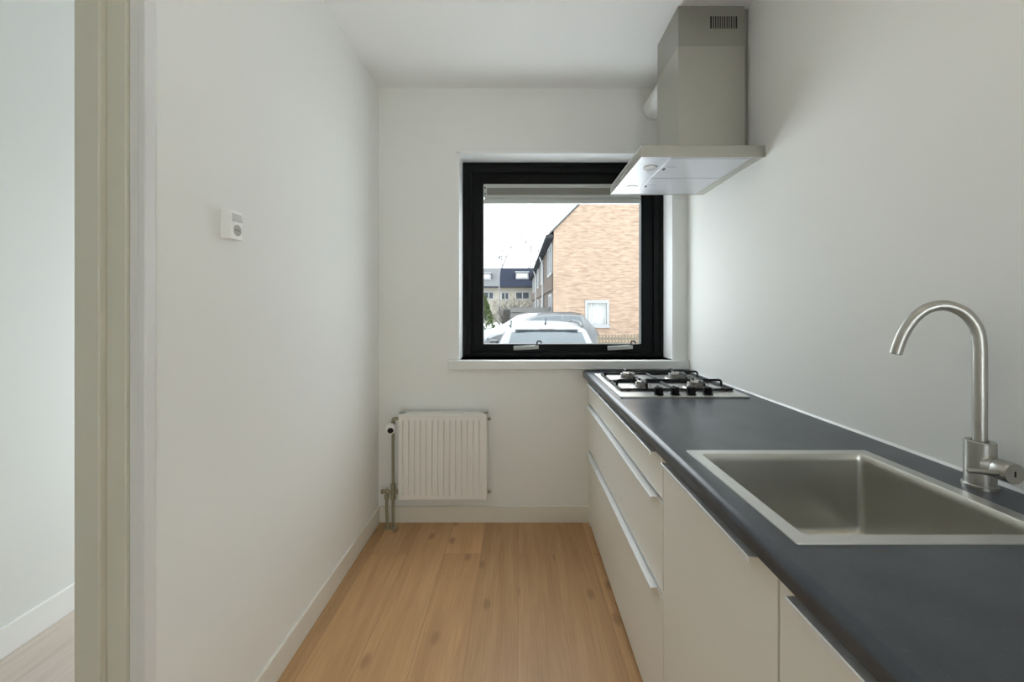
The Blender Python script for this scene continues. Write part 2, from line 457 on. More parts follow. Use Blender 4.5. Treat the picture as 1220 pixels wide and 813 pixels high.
# back wall with window opening
WX0, WX1, WZ0, WZ1 = -0.363, 0.9375, 0.9725, 2.2225
b = B()
box(b, XHALL - 0.1, HX0, DB, DB + 0.25, -0.4, ZC)
box(b, HX1, WX0, DB, DB + 0.25, -0.4, ZC)
box(b, HX0, HX1, DB, DB + 0.25, -0.4, HZ0)
box(b, HX0, HX1, DB, DB + 0.25, HZ1, ZC)
box(b, WX1, XR + 0.1, DB, DB + 0.25, -0.4, ZC)
box(b, WX0, WX1, DB, DB + 0.25, -0.4, WZ0)
box(b, WX0, WX1, DB, DB + 0.25, WZ1, ZC)
struct('wall_back', b, M['wall'], 'white end wall around the black framed window', 'wall')
b = B(); box(b, XR, XR + 0.1, YREAR, DB, 0, ZC)
struct('wall_right', b, M['wall'], 'white wall behind the worktop', 'wall')
b = B(); box(b, XHALL - 0.1, XHALL, YH, DB, 0, ZC)
struct('wall_hall', b, M['hall_wall'], 'cool white far wall of the hall seen through the doorway', 'wall')

# rear wall behind the camera: glazed opening added to let fill daylight in
RX0, RX1, RZ0, RZ1 = 0.15, 0.92, 0.05, 1.70
b = B()
box(b, XHALL - 0.1, XL - WT, YH - 0.15, YH, -0.4, ZC)
box(b, XL - WT, RX0, YREAR - 0.15, YREAR, -0.4, ZC)
box(b, RX0, RX1, YREAR - 0.15, YREAR, -0.4, RZ0)
box(b, RX0, RX1, YREAR - 0.15, YREAR, RZ1, ZC)
box(b, RX1, XR + 0.1, YREAR - 0.15, YREAR, -0.4, ZC)
struct('wall_rear', b, M['wall'], 'white wall behind the viewpoint with an added daylight opening', 'wall')
for nm, a0, a1, z0, z1, yr in (('added_window_2', RX0, RX1, RZ0, RZ1, YREAR), ('added_window_3', HX0, HX1, HZ0, HZ1, DB + .25)):  # both glazed openings are added, out of view, for their daylight
    b = B(); ring_frame(b, a0, a1, z0, z1, a0 + .06, a1 - .06, z0 + .07, z1 - .06, yr - .12, yr - .05)
    fr = struct(nm, b, M['sill'])
    b = B(); box(b, a0 + .05, a1 - .05, yr - .09, yr - .084, z0 + .05, z1 - .05)
    obj('pane', b, M['glass'], fr)

# liner of the window recess (painted boards, a hair proud of the plaster)
b = B()
box(b, WX0 - .004, WX0 + .012, DB - .004, DB + .148, WZ0, WZ1)
box(b, WX1 - .012, WX1 + .004, DB - .004, DB + .148, WZ0, WZ1)
box(b, WX0 - .004, WX1 + .004, DB - .004, DB + .148, WZ1 - .012, WZ1 + .004)
struct('trim_1', b, M['sill'], 'white boards lining the window recess', 'trim', bevel=.0015)
b = B()
box(b, WX0, WX1, DB - .001, DB + .150, WZ0 - .03, WZ0)
box(b, -0.416, XR, DB - .038, DB, WZ0 - .052, WZ0 - .0005)
struct('trim_2', b, M['wall_board'], 'white window sill board above the radiator and hob', 'window sill', bevel=.003)

# baseboards
def skirting(name, segs, label):
    b = B()
    for s in segs:
        box(b, *s)
    return struct(name, b, M['trim'], label, 'baseboard', bevel=.003)
BH = 0.098
skirting('baseboard_left', [(XL, XL + .012, .918, DB - .012, 0, BH)], 'cream baseboard along the left wall')
skirting('baseboard_back', [(XL, .44, DB - .012, DB, 0, BH)], 'cream baseboard under the radiator')
b = B(); box(b, XHALL, XHALL + .012, YH, DB, 0, .112)
struct('baseboard_hall', b, M['sill'], 'white baseboard along the hall wall', 'baseboard', bevel=.003)

# ------------------------------------------------------------------ door frame (left foreground)
b = B()
box(b, -0.967, -0.912, .870, .9045, 0, DZ + .03)
box(b, -0.912, -0.868, .885, .9045, 0, DZ)
box(b, -0.967, -0.912, DY0, DY0 + .0345, 0, DZ + .03)
box(b, -0.912, -0.868, DY0, DY0 + .0195, 0, DZ)
box(b, -0.967, -0.912, DY0 + .0345, .870, DZ - .0345, DZ + .03)
box(b, -0.912, -0.868, DY0 + .0195, .885, DZ - .0195, DZ)
d1 = struct('door_1', b, M['jamb'], 'cream lacquered rebated door frame at the left edge', 'door frame', bevel=.003)
b = B()
box(b, -0.868, -0.846, .8925, .9045, 0, DZ)
box(b, -0.846, -0.829, .8885, .9165, 0, DZ + .012)
box(b, -0.868, -0.846, DY0, DY0 + .012, 0, DZ)
box(b, -0.846, -0.829, DY0 - .012, DY0 + .016, 0, DZ + .012)
box(b, -0.846, -0.829, DY0 + .016, .8885, DZ - .016, DZ + .012)
ar = obj('architrave', b, M['arch'], d1, bevel=.003)
ar['label'] = 'whiter architrave strip against the wall'
b = B()
box(b, -.967, -.8460, .9041, .9052, 0, DZ)
obj('frame_joint', b, M['jamb'], d1)

# ------------------------------------------------------------------ the window
YF = DB + .148
b = B(); ring_frame(b, WX0 + .012, WX1 - .012, WZ0 + .001, WZ1 - .012, -.296, .868, .998, 2.150, YF, YF + .085)
# thin bead round the outside of the frame
ring_frame(b, WX0 + .012, WX1 - .012, WZ0 + .001, WZ1 - .012, WX0 + .034, WX1 - .034, WZ0 + .022, WZ1 - .034, YF - .008, YF)
w1 = struct('window_1', b, M['black'], 'black painted window frame in the end wall', 'window', bevel=.002)
SX0, SX1, SZ0, SZ1 = -.222, .792, 1.053, 2.084
b = B(); ring_frame(b, -.300, .872, .992, 2.154, SX0, SX1, SZ0, SZ1, YF + .018, YF + .070)
sash = obj('sash', b, M['black'], w1, bevel=.003)
b = B(); box(b, SX0 - .01, SX1 + .01, YF + .050, YF + .056, SZ0 - .01, SZ1 + .01)
obj('pane', b, M['glass'], w1)
def catch(xc):
    b = B()
    y = YF + .004
    R = Matrix.Rotation(radians(-3), 3, 'Y')
    box(b, xc - .085, xc + .075, y, y + .018, 1.018, 1.044, R, (xc, y, 1.03))
    o = obj('window_catch', b, M['blind_rail'], w1, bevel=.003)
    o['label'] = 'light grey catch along the bottom of the sash'
    b = B(); tube(b, bend([(xc + .062, y + .006, 1.04), (xc + .066, y + .006, 1.072), (xc + .09, y + .006, 1.072), (xc + .094, y + .006, 1.058)], .008), .0045, 8)
    box(b, xc + .052, xc + .074, y + .001, y + .017, 1.036, 1.05)
    obj('hook', b, M['black'], o, smooth=True)
catch(.058)
catch(.660)

# blind at the top of the glass
bl = thing('window_blind', 'grey blind drawn up to a narrow strip at the top of the window glass', 'blind', (.285, YF + .05, 1.957))
by0, by1 = YF + .020, YF + .046
b = B(); box(b, SX0 + .003, SX1 - .003, by0, by1, 2.058, 2.082); obj('head_rail', b, M['blind_rail'], bl, bevel=.002)
b = B()
for k in range(5):
    z0 = 2.012 + k * .0092
    box(b, SX0 + .0005, SX1 - .0005, by0 + .004 + (k % 2) * .002, by1 - .003, z0, z0 + .0085)
obj('folded_fabric', b, M['blind'], bl)
b = B(); box(b, SX0 + .006, SX1 - .006, by0 - .002, by1, 1.992, 2.011); box(b, SX0 + .006, SX1 - .006, by0 + .004, by1, 1.981, 1.992)
obj('middle_rail', b, M['blind_rail'], bl, bevel=.002)
b = B(); box(b, SX0 + .0005, SX1 - .0005, by0 - .002, by1, 1.957, 1.980); obj('bottom_rail', b, M['blind_rail'], bl, bevel=.003)
for sx in (SX0 + .002, SX1 - .022):
    b = B(); box(b, sx, sx + .02, by0 - .006, by1, 2.005, 2.074)
    ec = obj('end_bracket', b, M['blind_rail'], bl, bevel=.002)
    for sz in (2.055, 2.018):
        b = B(); cyl(b, (sx + .01, by0 - .0085, sz), (sx + .01, by0 - .005, sz), .005, n=12)
        obj('screw', b, M['black'], ec)

# ------------------------------------------------------------------ radiator
RXa, RXb, RZa, RZb, RY = -.689, -.177, .176, .668, 2.300
rd = thing('radiator', 'white ribbed panel radiator on the wall below the window', 'radiator', ((RXa + RXb) / 2, 2.34, RZa))
def rad_panel(y, sgn):
    b = B()
    nr = 14; pitch = (RXb - RXa - .04) / nr
    xs = [RXa, RXa + .006, RXa + .018]
    prof = [0.004, 0, 0]
    for k in range(nr):
        x = RXa + .02 + k * pitch
        for t, d in ((.08, 0), (.15, .013), (.36, .013), (.43, 0)):
            xs.append(x + t * pitch); prof.append(d)
    xs += [RXb - .018, RXb - .006, RXb]; prof += [0, 0, .004]
    zs = [RZa, RZa + .004, RZa + .028, RZa + .045, RZb - .050, RZb - .033, RZb - .004, RZb]
    zw = [-1, 0, 0, 1, 1, 0, 0, -1]
    grid = []
    for z, w in zip(zs, zw):
        row = []
        for x, d in zip(xs, prof):
            edge = .004 if d == .004 else 0
            dd = edge if w <= 0 else (d if d != .004 else .004)
            if w < 0: dd = .006
            row.append(b.verts.new((x, y + sgn * dd, z)))
        grid.append(row)
    for i in range(len(zs) - 1):
        for j in range(len(xs) - 1):
            b.faces.new((grid[i][j], grid[i][j + 1], grid[i + 1][j + 1], grid[i + 1][j]))
    # give it thickness
    r = bmesh.ops.extrude_face_region(b, geom=list(b.faces))
    bmesh.ops.translate(b, verts=[v for v in r['geom'] if isinstance(v, bmesh.types.BMVert)], vec=(0, sgn * .012, 0))
    return b
obj('front_panel', rad_panel(RY, 1), M['radiator'], rd, smooth=True)
b = B(); box(b, RXa + .01, RXb - .01, RY + .062, RY + .076, RZa + .01, RZb - .01)
obj('rear_panel', b, M['radiator'], rd, bevel=.003)
b = B()
box(b, RXa, RXa + .004, RY + .002, RY + .078, RZa + .01, RZb + .002); obj('side_cover', b, M['radiator'], rd, bevel=.001)
b = B()
box(b, RXb - .004, RXb, RY + .002, RY + .078, RZa + .01, RZb + .002); obj('side_cover', b, M['radiator'], rd, bevel=.001)
b = B()   # top grille: frame and slats with dark gaps between
box(b, RXa, RXa + .035, RY + .006, RY + .078, RZb, RZb + .006)
box(b, RXb - .022, RXb, RY + .006, RY + .078, RZb, RZb + .006)
box(b, RXa, RXb, RY + .004, RY + .042, RZb, RZb + .006)
box(b, RXa, RXb, RY + .066, RY + .078, RZb, RZb + .006)
ns = 34
for k in range(ns):
    x = RXa + .037 + k * (RXb - RXa - .062) / ns
    box(b, x, x + .0062, RY + .018, RY + .066, RZb, RZb + .005)
obj('top_grille', b, M['radiator'], rd)
b = B(); box(b, RXa + .02, RXb - .02, RY + .02, RY + .06, RZa + .02, RZb - .012)
obj('dark_core', b, M['slot'], rd)  # solid black block stands in for the shade inside the radiator
for z in (RZb - .035, RZa + .03):
    b = B(); cyl(b, (RXb, RY + .045, z), (RXb + .014, RY + .045, z), .009, n=12); cyl(b, (RXb + .014, RY + .045, z), (RXb + .02, RY + .045, z), .005, n=10)
    obj('blanking_plug', b, M['brass'], rd, smooth=True)
for x in (RXa + .12, RXb - .12):
    b = B(); box(b, x - .015, x + .015, RY + .076, DB, RZa + .06, RZb - .06)
    obj('wall_bracket', b, M['radiator'], rd)
# valve with white thermostat head
PX = -.730; PY = RY + .045
b = B()
tube(b, bend([(RXa + .002, PY, RZb - .032), (PX - .002, PY, RZb - .032), (PX - .002, PY, RZb - .075)], .014), .0085, 12)
lathe(b, [(.0, -.012), (.012, -.012), (.013, .012), (0, .012)], (PX - .002, PY, RZb - .062), n=12)
va = obj('radiator_valve', b, M['brass'], rd, smooth=True)
R = Matrix.Rotation(radians(90), 3, 'X') @ Matrix.Identity(3)
Rt = Matrix.Rotation(radians(14), 3, 'Z') @ Matrix.Rotation(radians(98), 3, 'X')
b = B(); lathe(b, [(0, -.018), (.014, -.018), (.024, -.006), (.0295, .010), (.0305, .022), (.028, .036), (.021, .045), (.0135, .047)], (PX - .014, PY - .002, RZb - .083), mat=Rt, n=28)
th = obj('thermostat_head', b, M['white_plastic'], rd, smooth=True)
b = B(); lathe(b, [(.0, .040), (.0155, .040), (.0168, .0475), (.012, .0505), (0, .051)], (PX - .014, PY - .002, RZb - .083), mat=Rt, n=24)
ob = obj('dial', b, M['slot'], th, smooth=True); ob['label'] = 'black dial on the white head'
# pipes: flow pipe up to the valve, tee block, two tails into the floor
pp = thing('heating_pipe', 'olive heating pipes with twin valve rising beside the radiator in the corner', 'pipe', (-.73, PY, 0))
b = B(); tube(b, [(PX - .002, PY, RZb - .10), (PX - .002, PY, .235)], .0085, 14); obj('riser', b, M['pipe'], pp, smooth=True)
b = B()
tube(b, [(PX - .002, PY, .25), (PX - .002, PY, .165)], .0125, 14)
tube(b, [(RXa - .001, PY, .205), (PX - .045, PY, .205)], .010, 14)
tube(b, [(PX - .040, PY, .218), (PX - .040, PY, .168)], .0115, 14)
lathe(b, [(0, -.013), (.0155, -.013), (.0155, .013), (0, .013)], (PX - .002, PY, .238), n=6)
lathe(b, [(0, -.011), (.0155, -.011), (.0155, .011), (0, .011)], (PX - .002, PY, .172), n=6)
lathe(b, [(0, -.011), (.0145, -.011), (.0145, .011), (0, .011)], (PX - .040, PY, .176), n=6)
obj('valve_block', b, M['brass'], pp, smooth=True)
b = B()
Rk = Matrix.Rotation(radians(-90), 3, 'Y')
lathe(b, [(0, 0), (.008, 0), (.008, .014), (.013, .016), (.013, .028), (0, .030)], (PX - .044, PY, .205), mat=Rk, n=14)
obj('bleed_knob', b, M['brass'], pp, smooth=True)
for dx, sx in ((-.002, .004), (-.040, .006)):
    b = B(); tube(b, [(PX + dx, PY, .165), (PX + dx, PY - .002, .11), (PX + dx + sx, PY - .010, .05), (PX + dx + sx * 1.6, PY - .016, .0)], .0085, 14)
    lathe(b, [(.0, 0), (.018, 0), (.018, .004), (.011, .010), (.009, .010)], (PX + dx + sx * 1.6, PY - .016, 0), n=20)
    obj('floor_tail', b, M['pipe'], pp, smooth=True)

# ------------------------------------------------------------------ switch with socket on the left wall
so = thing('wall_socket', 'white switch above a round socket in one box on the left wall', 'socket', (XL, 1.147, 1.478))
b = B(); box(b, XL, -.806, 1.122, 1.171, 1.478, 1.560); obj('housing', b, M['white_plastic'], so, bevel=.003)
b = B()
prism(b, [(-.8065, 1.529), (-.8005, 1.529), (-.8045, 1.551), (-.8065, 1.551)], 1.130, 1.164)
obj('rocker', b, M['rocker'], so, bevel=.0008)
b = B()
Ry = Matrix.Rotation(radians(90), 3, 'Y')
lathe(b, [(.0178, -.003), (.0190, -.001), (.0190, .0015), (.0165, .0015), (.0158, -.001)], (-.8055, 1.1465, 1.5045), mat=Ry, n=32)
obj('socket_ring', b, M['white_plastic'], so, smooth=True)
b = B(); lathe(b, [(0, -.0015), (.0166, -.0015), (.0166, .0008), (0, .0008)], (-.8055, 1.1465, 1.5045), mat=Ry, n=32)
wl = obj('socket_well', b, M['grey_plastic'], so, smooth=True); wl['label'] = 'grey recessed round socket face'
b = B()
for dz in (-.006, .006): cyl(b, (-.8049, 1.1465 + dz, 1.5045), (-.8044, 1.1465 + dz, 1.5045), .0022, n=10)
obj('contact_hole', b, M['slot'], wl)

# ------------------------------------------------------------------ kitchen run
XFT = .418            # face of the cabinet fronts
WTZ = .910; WTB = .872
YN = .030             # near end of the run
def cabinet(name, label, y0, y1, group):
    t = thing(name, label, 'cabinet', (.72, (y0 + y1) / 2, 0), group)
    b = B()
    e = .0006
    side = [(XFT + .022, .06), (XFT + .064, .06), (XFT + .064, 0), (XR - .006, 0), (XR - .006, WTB - .001), (XFT + .022, WTB - .001)]
    prism(b, side, y0 + e, y0 + .018)
    prism(b, side, y1 - .018, y1 - e)
    box(b, XFT + .022, XR - .006, y0 + .018, y1 - .018, .06, .076)
    box(b, XR - .014, XR - .006, y0 + .018, y1 - .018, .076, WTB - .001)
    obj('carcass', b, M['carcass'], t)
    return t
def front(t, name, y0, y1, z0, z1, hy0, hy1):
    b = B(); box(b, XFT, XFT + .019, y0 + .0015, y1 - .0015, z0, z1)
    d = obj(name, b, M['front'], t, bevel=.0012)
    # edge pull: plate lying over the top edge of the front with a small lip
    b = B()
    prism(b, [(XFT + .012, z1 + .0002), (XFT + .012, z1 + .0020), (XFT - .0205, z1 + .0020), (XFT - .022, z1 + .0005),
              (XFT - .022, z1 - .0085), (XFT - .0198, z1 - .0085), (XFT - .0198, z1 + .0002)], hy0, hy1)
    h = obj('handle', b, M['alu'], d, bevel=.0004); h['label'] = 'aluminium edge pull along the top'
    return d
dc = cabinet('drawer_cabinet', 'wide white three-drawer base cabinet beneath the gas hob', 1.152, 2.352, 'kitchen base cabinets')
front(dc, 'drawer', 1.152, 2.352, .727, .851, 1.196, 2.308)
front(dc, 'drawer', 1.152, 2.352, .455, .716, 1.196, 2.308)
front(dc, 'drawer', 1.152, 2.352, .030, .444, 1.196, 2.308)
c2 = cabinet('base_cabinet', 'narrow white base cabinet with one door beneath the sink', .642, 1.150, 'kitchen base cabinets')
front(c2, 'door', .642, 1.150, .030, .851, .688, 1.106)
c3 = cabinet('base_cabinet', 'white base cabinet nearest the viewer, cut off at the bottom of the photo', YN + .004, .640, 'kitchen base cabinets')
front(c3, 'door', YN + .004, .640, .030, .851, YN + .05, .594)
b = B(); box(b, XFT + .004, XFT + .018, 2.3535, DB - .0005, 0, WTB)
tag(obj('filler_panel', b, M['front']), 'narrow white filler panel between drawer cabinet and end wall', 'panel')
b = B(); box(b, XFT + .048, XFT + .0635, YN + .01, 2.352, 0, .0595)
tag(obj('plinth', b, M['plinth']), 'recessed plinth under the cabinet fronts, gap shade painted into its dark colour', 'plinth')

# worktop, with the sink cut-out left open
SKX0, SKX1, SKY0, SKY1 = .437, .9025, .626, 1.040
HX_0, HX_1, HY_0, HY_1 = SKX0 + .018, SKX1 - .018, SKY0 + .016, SKY1 - .016
b = B()
XE = .390
r = .017
prof = [(HX_0, WTB), (XE + r, WTB)]
prof = [(HX_0, WTB), (XE + .004, WTB), (XE, WTB + .004)]
for k in range(9):
    a = pi - k * (pi / 2) / 8
    prof.append((XE + r + r * cos(a), WTZ - r + r * sin(a)))
prof.append((HX_0, WTZ))
prism(b, prof, YN, DB - .0005)
box(b, HX_1, XR - .0005, YN, DB - .0005, WTB, WTZ)
box(b, HX_0, HX_1, YN, HY_0, WTB, WTZ)
box(b, HX_0, HX_1, HY_1, DB - .0005, WTB, WTZ)
bmesh.ops.remove_doubles(b, verts=b.verts, dist=1e-5)
wt = obj('worktop', b, M['worktop'], smooth=True)
tag(wt, 'long dark slate-look worktop with rounded front edge holding hob and sink', 'worktop')
b = B(); prism(b, [(XR - .006, WTZ), (XR - .0002, WTZ), (XR - .0002, WTZ + .006)], YN, DB - .001)
se = obj('sealant_bead', b, M['sealant'], wt); se['label'] = 'white sealant line along the wall'

# ------------------------------------------------------------------ sink
def rr(x0, x1, y0, y1, r, seg=6):
    pts = []
    for cx, cy, a0 in ((x1 - r, y1 - r, 0), (x0 + r, y1 - r, pi / 2), (x0 + r, y0 + r, pi), (x1 - r, y0 + r, 3 * pi / 2)):
        for k in range(seg + 1):
            a = a0 + (pi / 2) * k / seg
            pts.append((cx + r * cos(a), cy + r * sin(a)))
    return pts
sk = thing('sink', 'square inset stainless steel kitchen sink with brushed rim in the worktop', 'sink', ((SKX0 + SKX1) / 2, (SKY0 + SKY1) / 2, WTZ))
IX0, IX1, IY0, IY1 = .4645, .873, .650, 1.0150
RT = WTZ + .0022
b = B()
seg = 6
loops = []
for (pts, z) in ((rr(SKX0, SKX1, SKY0, SKY1, .004, seg), WTZ + .0001), (rr(SKX0 + .0006, SKX1 - .0006, SKY0 + .0006, SKY1 - .0006, .004, seg), RT),
                 (rr(IX0, IX1, IY0, IY1, .012, seg), RT)):
    loops.append([b.verts.new((x, y, z)) for x, y in pts])
for A, Bq in zip(loops, loops[1:]):
    n = len(A)
    for k in range(n):
        j = (k + 1) % n
        b.faces.new((A[k], A[j], Bq[j], Bq[k]))
obj('rim', b, M['steel_rim'], sk, smooth=True)
b = B()
loops = []
zb = WTZ - .200
rc = .012
specs = [(0, RT), (.0015, RT - .003), (.0025, RT - .02), (.004, zb + .05), (.006, zb + .02), (.010, zb + .008), (.020, zb + .001), (.04, zb)]
for ins, z in specs:
    loops.append([b.verts.new((x, y, z)) for x, y in rr(IX0 + ins, IX1 - ins, IY0 + ins, IY1 - ins, rc + ins * .4, seg)])
for A, Bq in zip(loops, loops[1:]):
    n = len(A)
    for k in range(n):
        j = (k + 1) % n
        b.faces.new((A[k], A[j], Bq[j], Bq[k]))
b.faces.new(loops[-1])
bowl = obj('bowl', b, M['steel_sink'], sk, smooth=True)
b = B(); lathe(b, [(.0, .001), (.028, .001), (.033, .003), (.043, .003), (.045, .0005)], (.669, .832, zb), n=32)
obj('drain', b, M['steel_rim'], sk, smooth=True)

# ------------------------------------------------------------------ tap
TX, TY = .9607, .831
tp = thing('kitchen_tap', 'tall brushed steel mixer tap with curved spout behind the sink', 'tap', (TX, TY, WTZ))
b = B(); lathe(b, [(0, 0), (.0275, 0), (.0275, .006), (.0262, .0075), (0, .0075)], (TX, TY, WTZ), n=40); obj('base_ring', b, M['steel_tap'], tp, smooth=True)
b = B(); lathe(b, [(0, .0075), (.0238, .0075), (.0238, .0945), (.0230, .0955), (.0140, .0955), (.014, .090), (0, .090)], (TX, TY, WTZ), n=40); obj('body', b, M['steel_tap'], tp, smooth=True)
PHI = radians(30)
dirx, diry = -cos(PHI), sin(PHI)
def sp(s, z): return (TX + dirx * s, TY + diry * s, z)
curve = [(0, WTZ + .085), (0, 1.05), (0, 1.12), (0, 1.17), (.0003, 1.2003), (.0030, 1.2309), (.0108, 1.2535), (.0263, 1.2748), (.0502, 1.2868), (.0758, 1.2822), (.0966, 1.2645), (.1125, 1.2377), (.1235, 1.2084), (.1305, 1.1791)]
path = []
for i in range(len(curve) - 1):
    q0, q1, q2, q3 = (Vector(curve[max(0, min(len(curve) - 1, i + k))]) for k in (-1, 0, 1, 2))
    for k in range(5):
        t = k / 5
        v = .5 * ((2 * q1) + (q2 - q0) * t + (2 * q0 - 5 * q1 + 4 * q2 - q3) * t * t + (3 * q1 - q0 - 3 * q2 + q3) * t ** 3)
        path.append(sp(v.x, v.y))
path.append(sp(*curve[-1]))
b = B(); tube(b, path, .0112, 24)
spo = obj('spout', b, M['steel_tap'], tp, smooth=True)
b = B()
e = Vector(path[-1]); q = (e - Vector(path[-2])).normalized()
cyl(b, e, e + q * .0012, .0085, n=20); obj('aerator', b, M['slot'], spo)
hz = WTZ + .050
b = B()
cyl(b, (TX, TY - .016, hz), (TX, TY - .0315, hz), .0196, n=36); cyl(b, (TX, TY - .0315, hz), (TX, TY - .0325, hz), .0186, n=36); 
hd = obj('handle_collar', b, M['steel_tap'], tp, smooth=True)
b = B()
lathe(b, [(0, 0), (.0198, 0), (.0202, .0008), (.0202, .0262), (.0196, .027), (0, .027)], (TX, TY - .0325, hz), mat=Matrix.Rotation(radians(90), 3, 'X'), n=40)
hc = obj('handle', b, M['steel_tap'], tp, smooth=True)
b = B()
tube(b, [(TX - .012, TY - .046, hz - .003), (TX - .030, TY - .046, hz - .002), (TX - .075, TY - .046, hz + .002), (TX - .079, TY - .046, hz + .0023)], [.0052, .0052, .0045, .0025], 14)
obj('lever', b, M['steel_tap'], hc, smooth=True)
b = B()
lathe(b, [(0, 0), (.0017, 0), (.0017, .0004), (0, .0004)], (TX - .0005, TY - .0595, hz + .0035), mat=Matrix.Rotation(radians(90), 3, 'X'), n=16)
box(b, TX - .0022, TX + .0012, TY - .0599, TY - .0595, hz - .0045, hz + .0035)
lathe(b, [(0, 0), (.0017, 0), (.0017, .0004), (0, .0004)], (TX - .0005, TY - .0595, hz - .0045), mat=Matrix.Rotation(radians(90), 3, 'X'), n=16)
obj('mark', b, M['slot'], hc)

# ------------------------------------------------------------------ gas hob
HBX0, HBX1, HBY0, HBY1 = .425, .961, 1.650, 2.232
HBT = WTZ + .008
hb = thing('gas_hob', 'four-burner stainless steel gas hob with black pan supports near the window', 'hob', ((HBX0 + HBX1) / 2, (HBY0 + HBY1) / 2, WTZ))
b = B()
prism(b, [(x, y) for x, y in rr(HBX0, HBX1, HBY0, HBY1, .006, 4)], WTZ + .0002, HBT, 'xy')
obj('hob_plate', b, M['steel_hob'], hb, bevel=.0015)
burn = [(.568, 1.840, .026), (.822, 1.840, .040), (.575, 2.085, .038), (.832, 2.085, .044)]
for x, y, r in burn:
    b = B()
    lathe(b, [(0, 0), (r + .020, 0), (r + .018, .003), (r + .006, .004), (r + .004, .004)], (x, y, HBT), n=36)
    lathe(b, [(r * .86, .002), (r * .86, .015), (r, .017), (r, .022), (r * .9, .024), (0, .024)], (x, y, HBT), n=36)
    for k in range(20):
        a = 2 * pi * k / 20
        cx, cy = x + r * .92 * cos(a), y + r * .92 * sin(a)
        box(b, cx - .0022, cx + .0022, cy - .0022, cy + .0022, HBT + .003, HBT + .018)
    bu = obj('burner', b, M['burner'], hb, smooth=True)
    b = B(); lathe(b, [(0, .024), (r * .9, .024), (r * .94, .026), (r * .90, .0295), (r * .6, .031), (0, .0315)], (x, y, HBT), n=36)
    obj('burner_cap', b, M['cap'], bu, smooth=True)
    b = B(); cyl(b, (x + r * .8 + .016, y - .012, HBT), (x + r * .8 + .016, y - .012, HBT + .020), .0028, n=10)
    obj('spark_plug', b, M['white_plastic'], bu)
GT = .957      # top of the pan supports
def support(y0, y1, yc, xs, rads, lab):
    b = B()
    X0, X1 = .456, .948
    w = .0055
    zl = HBT + .006
    # low frame lying just above the plate
    fr = bend([(X0, y0, zl), (X1, y0, zl), (X1, y1, zl), (X0, y1, zl), (X0, y0, zl)], .01, 3)
    tube(b, fr, w, 8)
    for fx in (X0 + .03, X1 - .03):
        for fy in (y0, y1): cyl(b, (fx, fy, HBT), (fx, fy, zl), .006, n=10)
    # raised bar along the row with legs at the ends and gaps above the burners
    c0, c1 = xs; r0, r1 = rads
    segs = [(X0, c0 - r0 * .62, True, False), (c0 + r0 * .62, c1 - r1 * .62, False, False), (c1 + r1 * .62, X1 - .012, False, True)]
    for a0, a1, l0, l1 in segs:
        p = []
        if l0: p += [(a0, yc, zl)]
        p += [(a0, yc, GT - w), (a1, yc, GT - w)]
        if l1: p += [(a1, yc, zl)]
        tube(b, bend(p, .014, 5) if len(p) > 2 else p, w, 8)
    xm = (c0 + c1) / 2
    tube(b, [(xm, y0, zl), (xm, y1, zl)], w, 8)
    # fingers along y over each burner
    for c, r in ((c0, r0), (c1, r1)):
        tube(b, bend([(c, y0, zl), (c, y0 + .004, GT - w), (c, yc - r * .62, GT - w)], .012, 4), w, 8)
        tube(b, bend([(c, y1, zl), (c, y1 - .004, GT - w), (c, yc + r * .62, GT - w)], .012, 4), w, 8)
    obj('pan_support', b, M['iron'], hb, smooth=True)
support(1.760, 1.955, 1.840, (.568, .822), (.036, .05), 0)
support(1.972, 2.190, 2.085, (.575, .832), (.05, .055), 0)
for x in (.595, .664, .733, .803):
    b = B()
    lathe(b, [(0, 0), (.0215, 0), (.0215, .003), (.0175, .0045), (.0185, .012), (.0195, .026), (.018, .0295), (0, .030)], (x, 1.690, HBT), n=32)
    box(b, x - .003, x + .003, 1.690 - .0185, 1.690 + .0185, HBT + .028, HBT + .0335)
    obj('knob', b, M['knob'], hb, smooth=True)

# ------------------------------------------------------------------ cooker hood
CY0, CY1, CX0 = 1.638, 2.186, .506
CZ0, CZ1 = 1.902, 1.951
hoodt = thing('cooker_hood', 'stainless steel chimney cooker hood on the right wall above the hob', 'cooker hood', (.76, 1.91, CZ0))
# canopy: shell open below
b = B()
X1c = XR - .0008
box(b, CX0, X1c, CY0, CY1, CZ1 - .003, CZ1)
box(b, CX0, CX0 + .003, CY0, CY1, CZ0, CZ1 - .003)
box(b, X1c - .003, X1c, CY0, CY1, CZ0, CZ1 - .003)
box(b, CX0 + .003, X1c - .003, CY0, CY0 + .003, CZ0, CZ1 - .003)
box(b, CX0 + .003, X1c - .003, CY1 - .003, CY1, CZ0, CZ1 - .003)
cano = obj('canopy', b, M['steel_canopy'], hoodt, bevel=.001)
b = B()
for k in range(4):
    y = 1.86 + k * .034
    lathe(b, [(0, 0), (.0095, 0), (.0095, .0025), (.0085, .003), (0, .003)], (CX0, y, CZ0 + .0245), mat=Matrix.Rotation(radians(-90), 3, 'Y'), n=18)
obj('control_buttons', b, M['steel_rim'], cano, smooth=True)
